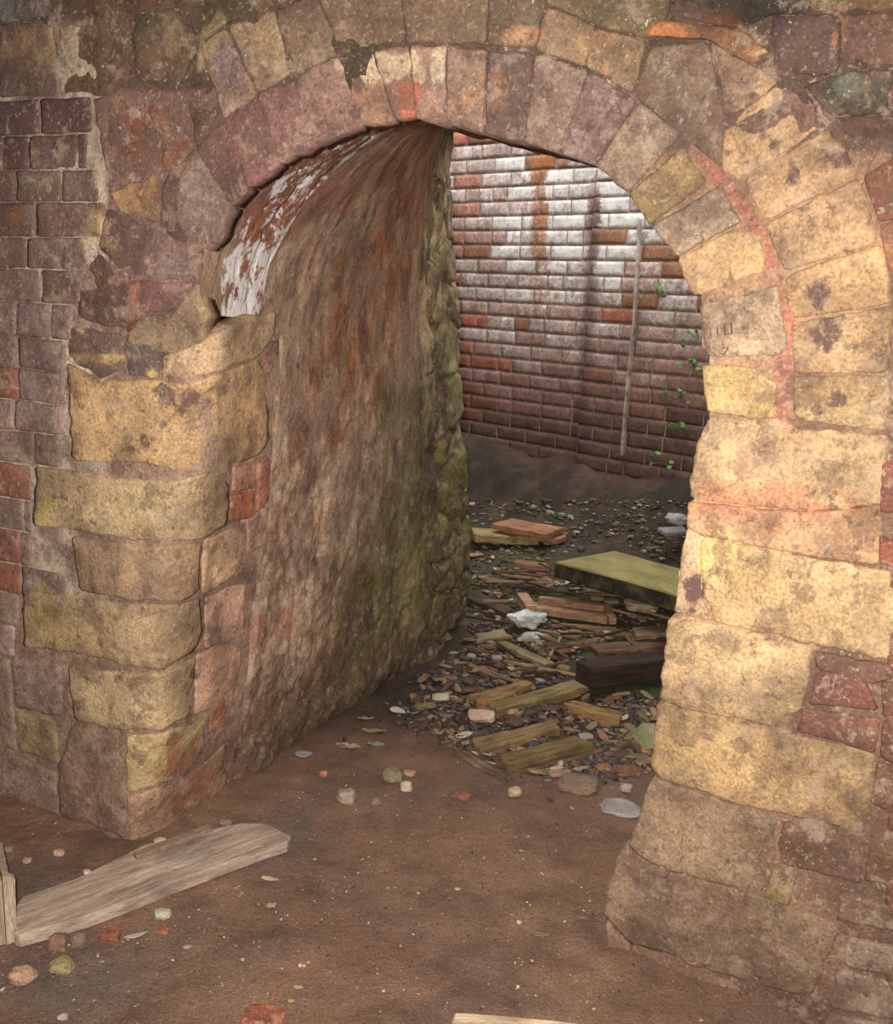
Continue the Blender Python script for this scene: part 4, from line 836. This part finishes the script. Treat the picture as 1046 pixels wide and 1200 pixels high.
for i in range(110):
    k = i % 6; o = protos[k] if i < 6 else protos[k].copy()
    if i >= 6: COL.objects.link(o)
    x, y = spot(PASS); o.location = gp(x, y, .004); f = random.uniform(.7, 1.7); o.scale = (f, f, random.uniform(.8, 1.4)); o.rotation_euler = (random.uniform(-.25, .25), random.uniform(-.25, .25), random.uniform(0, 6.3))
    tag(o, GL[k], 'wood chip', GL[k].split(' strewn')[0] + 's in the litter')
for i, c in enumerate([(128, 92, 66), (80, 58, 46), (168, 132, 98)]):
    mb = MB(); pts = [Vector((-.14 + .07 * j, .008 * N.noise(Vector((j * .9, i, 0))), .006)) for j in range(5)]
    for a, b_ in zip(pts[:-1], pts[1:]): bar(mb, a, b_, .011, .009, c)
    o = mb.build('stick', W_DARK, None, sm=False); protos.append(o)
SLB = ['reddish brown stick in the dark litter of the passage', 'blackish stick in the dark litter of the passage', 'pale tan stick in the dark litter of the passage']
for i in range(42):
    k = i % 3; o = protos[6 + k] if i < 3 else protos[6 + k].copy()
    if i >= 3: COL.objects.link(o)
    x, y = spot([(552, 655), (640, 665), (780, 715), (780, 780), (690, 800), (560, 790)]); o.location = gp(x, y, .006 + .02 * random.random()); o.scale = (random.uniform(.5, 1.4), 1, 1); o.rotation_euler = (0, random.uniform(-.12, .12), random.gauss(-.25, .6))
    tag(o, SLB[k], 'stick', SLB[k].split(' in the')[0] + 's in the litter')
lp = [leaf_mesh(.05, .026, c, l_, .25, 'fallen_leaf', None, 60 + i) for i, (c, l_) in enumerate([((176, 150, 104), 0), ((150, 128, 84), 2), ((198, 176, 146), 0), ((140, 104, 70), 3)])]
LL = ['yellowish fallen leaf in the passage litter', 'olive lobed leaf in the passage litter', 'pale fallen leaf in the passage litter', 'brown lobed leaf in the passage litter']
for i in range(96):
    k = i % 4; o = lp[k] if i < 4 else lp[k].copy()
    if i >= 4: COL.objects.link(o)
    x, y = spot([(552, 660), (600, 680), (640, 780), (600, 850), (540, 880), (470, 830), (530, 790)]) if i % 2 else spot(PASS)
    o.location = gp(x, y, .006); f = random.uniform(.6, 1.3); o.scale = (f, f, f); o.rotation_euler = (random.uniform(-.3, .3), random.uniform(-.3, .3), random.uniform(0, 6.3))
    tag(o, LL[k], 'leaf', LL[k].replace(' fallen', '').split(' in the')[0] + ' kind in the litter')
M_WET = material('wet_litter', stain=(40, 30, 26), stain_scale=30, bump=.6, var=.4, hue=(120, 84, 58), hue_amt=.3, grain=200, rough=.45, spec=.6, speck=.2)
# uncountable grit and litter
def crumbs(name, n, place, sizes, cols, label, cat, mat):
    mb = MB(); V, Fc = ICO[1]
    for _ in range(n):
        p = place()
        if p is None: continue
        s_ = random.uniform(*sizes) * random.choice((.6, .8, 1, 1.4)); sx, sy, sz = s_ * random.uniform(.6, 1.8), s_ * random.uniform(.4, 1), s_ * random.uniform(.2, .6); an = random.uniform(0, 3.14); ca, sa = math.cos(an), math.sin(an)
        c = srgb(random.choice(cols)); r = random.random()
        mb.add([p + Vector(((v.x * sx) * ca - v.y * sy * sa, v.x * sx * sa + v.y * sy * ca, v.z * sz * (1 + .3 * N.noise(v * 3 + Vector((r * 9, 0, 0)))))) for v in V], Fc, (*c, .1))
    o = mb.build(name, mat, None, sm=False); return tag(o, label, cat, kind='stuff')
def pass_pt():
    if random.random() < .12: return gp(random.uniform(790, 960), random.uniform(660, 800), .003)
    x, y = spot(PASS)
    if random.random() < .35: x += random.gauss(0, 28) - 12; y += random.gauss(0, 14)
    if x < 540 and random.random() < .55 * smooth(540, 470, x): return None
    if x < pw([(400, 850), (552, 752), (556, 600)], y) or x > pw(EDGE_R[12:], y) - 4: return None
    return gp(x, y, .003)
def front_pt():
    x, y = random.uniform(-60, 1000), random.triangular(880, 1230, 1000)
    if inside((x, y), [(262, 930), (150, 992), (-80, 905), (-80, 860), (262, 870)]) or (x > 700 and y < 1110 + .4 * (x - 730)): return None
    if inside((x, y), [(-60, 1110), (-60, 1000), (290, 955), (350, 978), (280, 1010)]): return None
    return gp(x, y, .001)
def cham_pt():
    x, y = random.uniform(545, 810), random.uniform(585, 660)
    return None if any(inside((x, y), e) for e in EXCL) else gp(x, y, .003)
crumbs('leaf_litter', 3600, pass_pt, (.005, .017), [(84, 60, 46), (60, 44, 36), (116, 86, 62), (50, 38, 32), (150, 122, 90), (100, 86, 54), (44, 34, 30), (84, 58, 44), (40, 32, 28), (64, 48, 38)], 'dark rotten wood and leaf litter covering the passage floor', 'litter', M_WET)
crumbs('grit', 4200, front_pt, (.0010, .0036), [(206, 182, 152), (156, 126, 100), (130, 98, 76), (180, 140, 112), (104, 80, 66), (92, 70, 58), (86, 66, 54), (120, 92, 72), (226, 208, 182)], 'fine pale grit scattered over the earth floor', 'grit', M_ROCK)
crumbs('chamber_litter', 700, cham_pt, (.006, .022), [(92, 80, 50), (70, 60, 40), (120, 104, 80), (150, 140, 124), (84, 92, 44)], 'sparse mossy litter on the floor of the chamber', 'litter', M_ROCK)
# ------------------------------------------------------------------ camera and light
cam = bpy.data.cameras.new('camera'); co = bpy.data.objects.new('camera', cam); COL.objects.link(co)
from mathutils import Matrix
cam.sensor_fit = 'VERTICAL'; cam.sensor_height = 24.0; cam.lens = 24.0 * F / H; cam.clip_start = .02
B = -FW
co.matrix_world = Matrix(((RX.x, UY.x, B.x, O.x), (RX.y, UY.y, B.y, O.y), (RX.z, UY.z, B.z, O.z), (0, 0, 0, 1)))
S.camera = co
# the flash of the camera, just left of and above the lens
fl = bpy.data.lights.new('camera_flash', 'SPOT'); fl.energy = 370; fl.color = (1.0, .96, .92); fl.spot_size = math.radians(112); fl.spot_blend = .9; fl.shadow_soft_size = .02
fo = bpy.data.objects.new('camera_flash', fl); COL.objects.link(fo)
fo.matrix_world = Matrix.Translation(O - RX * .05 + UY * .06) @ co.matrix_world.to_3x3().to_4x4()
# open sky above the chamber
w = bpy.data.worlds.new('sky'); S.world = w; w.use_nodes = True
bg = w.node_tree.nodes['Background']; bg.inputs[0].default_value = (.86, .93, 1.0, 1); bg.inputs[1].default_value = 6.0
pl = bpy.data.lights.new('sky_opening', 'AREA'); pl.shape = 'RECTANGLE'; pl.size = 5; pl.size_y = 5; pl.cycles.is_portal = True
po = bpy.data.objects.new('sky_opening', pl); COL.objects.link(po); po.location = (.6, 5.6, TOPZ + .1)
S.view_settings.view_transform = 'Standard'; S.view_settings.look = 'None'; S.view_settings.gamma = 1; S.view_settings.use_curve_mapping = False
S.view_settings.exposure = 0.0
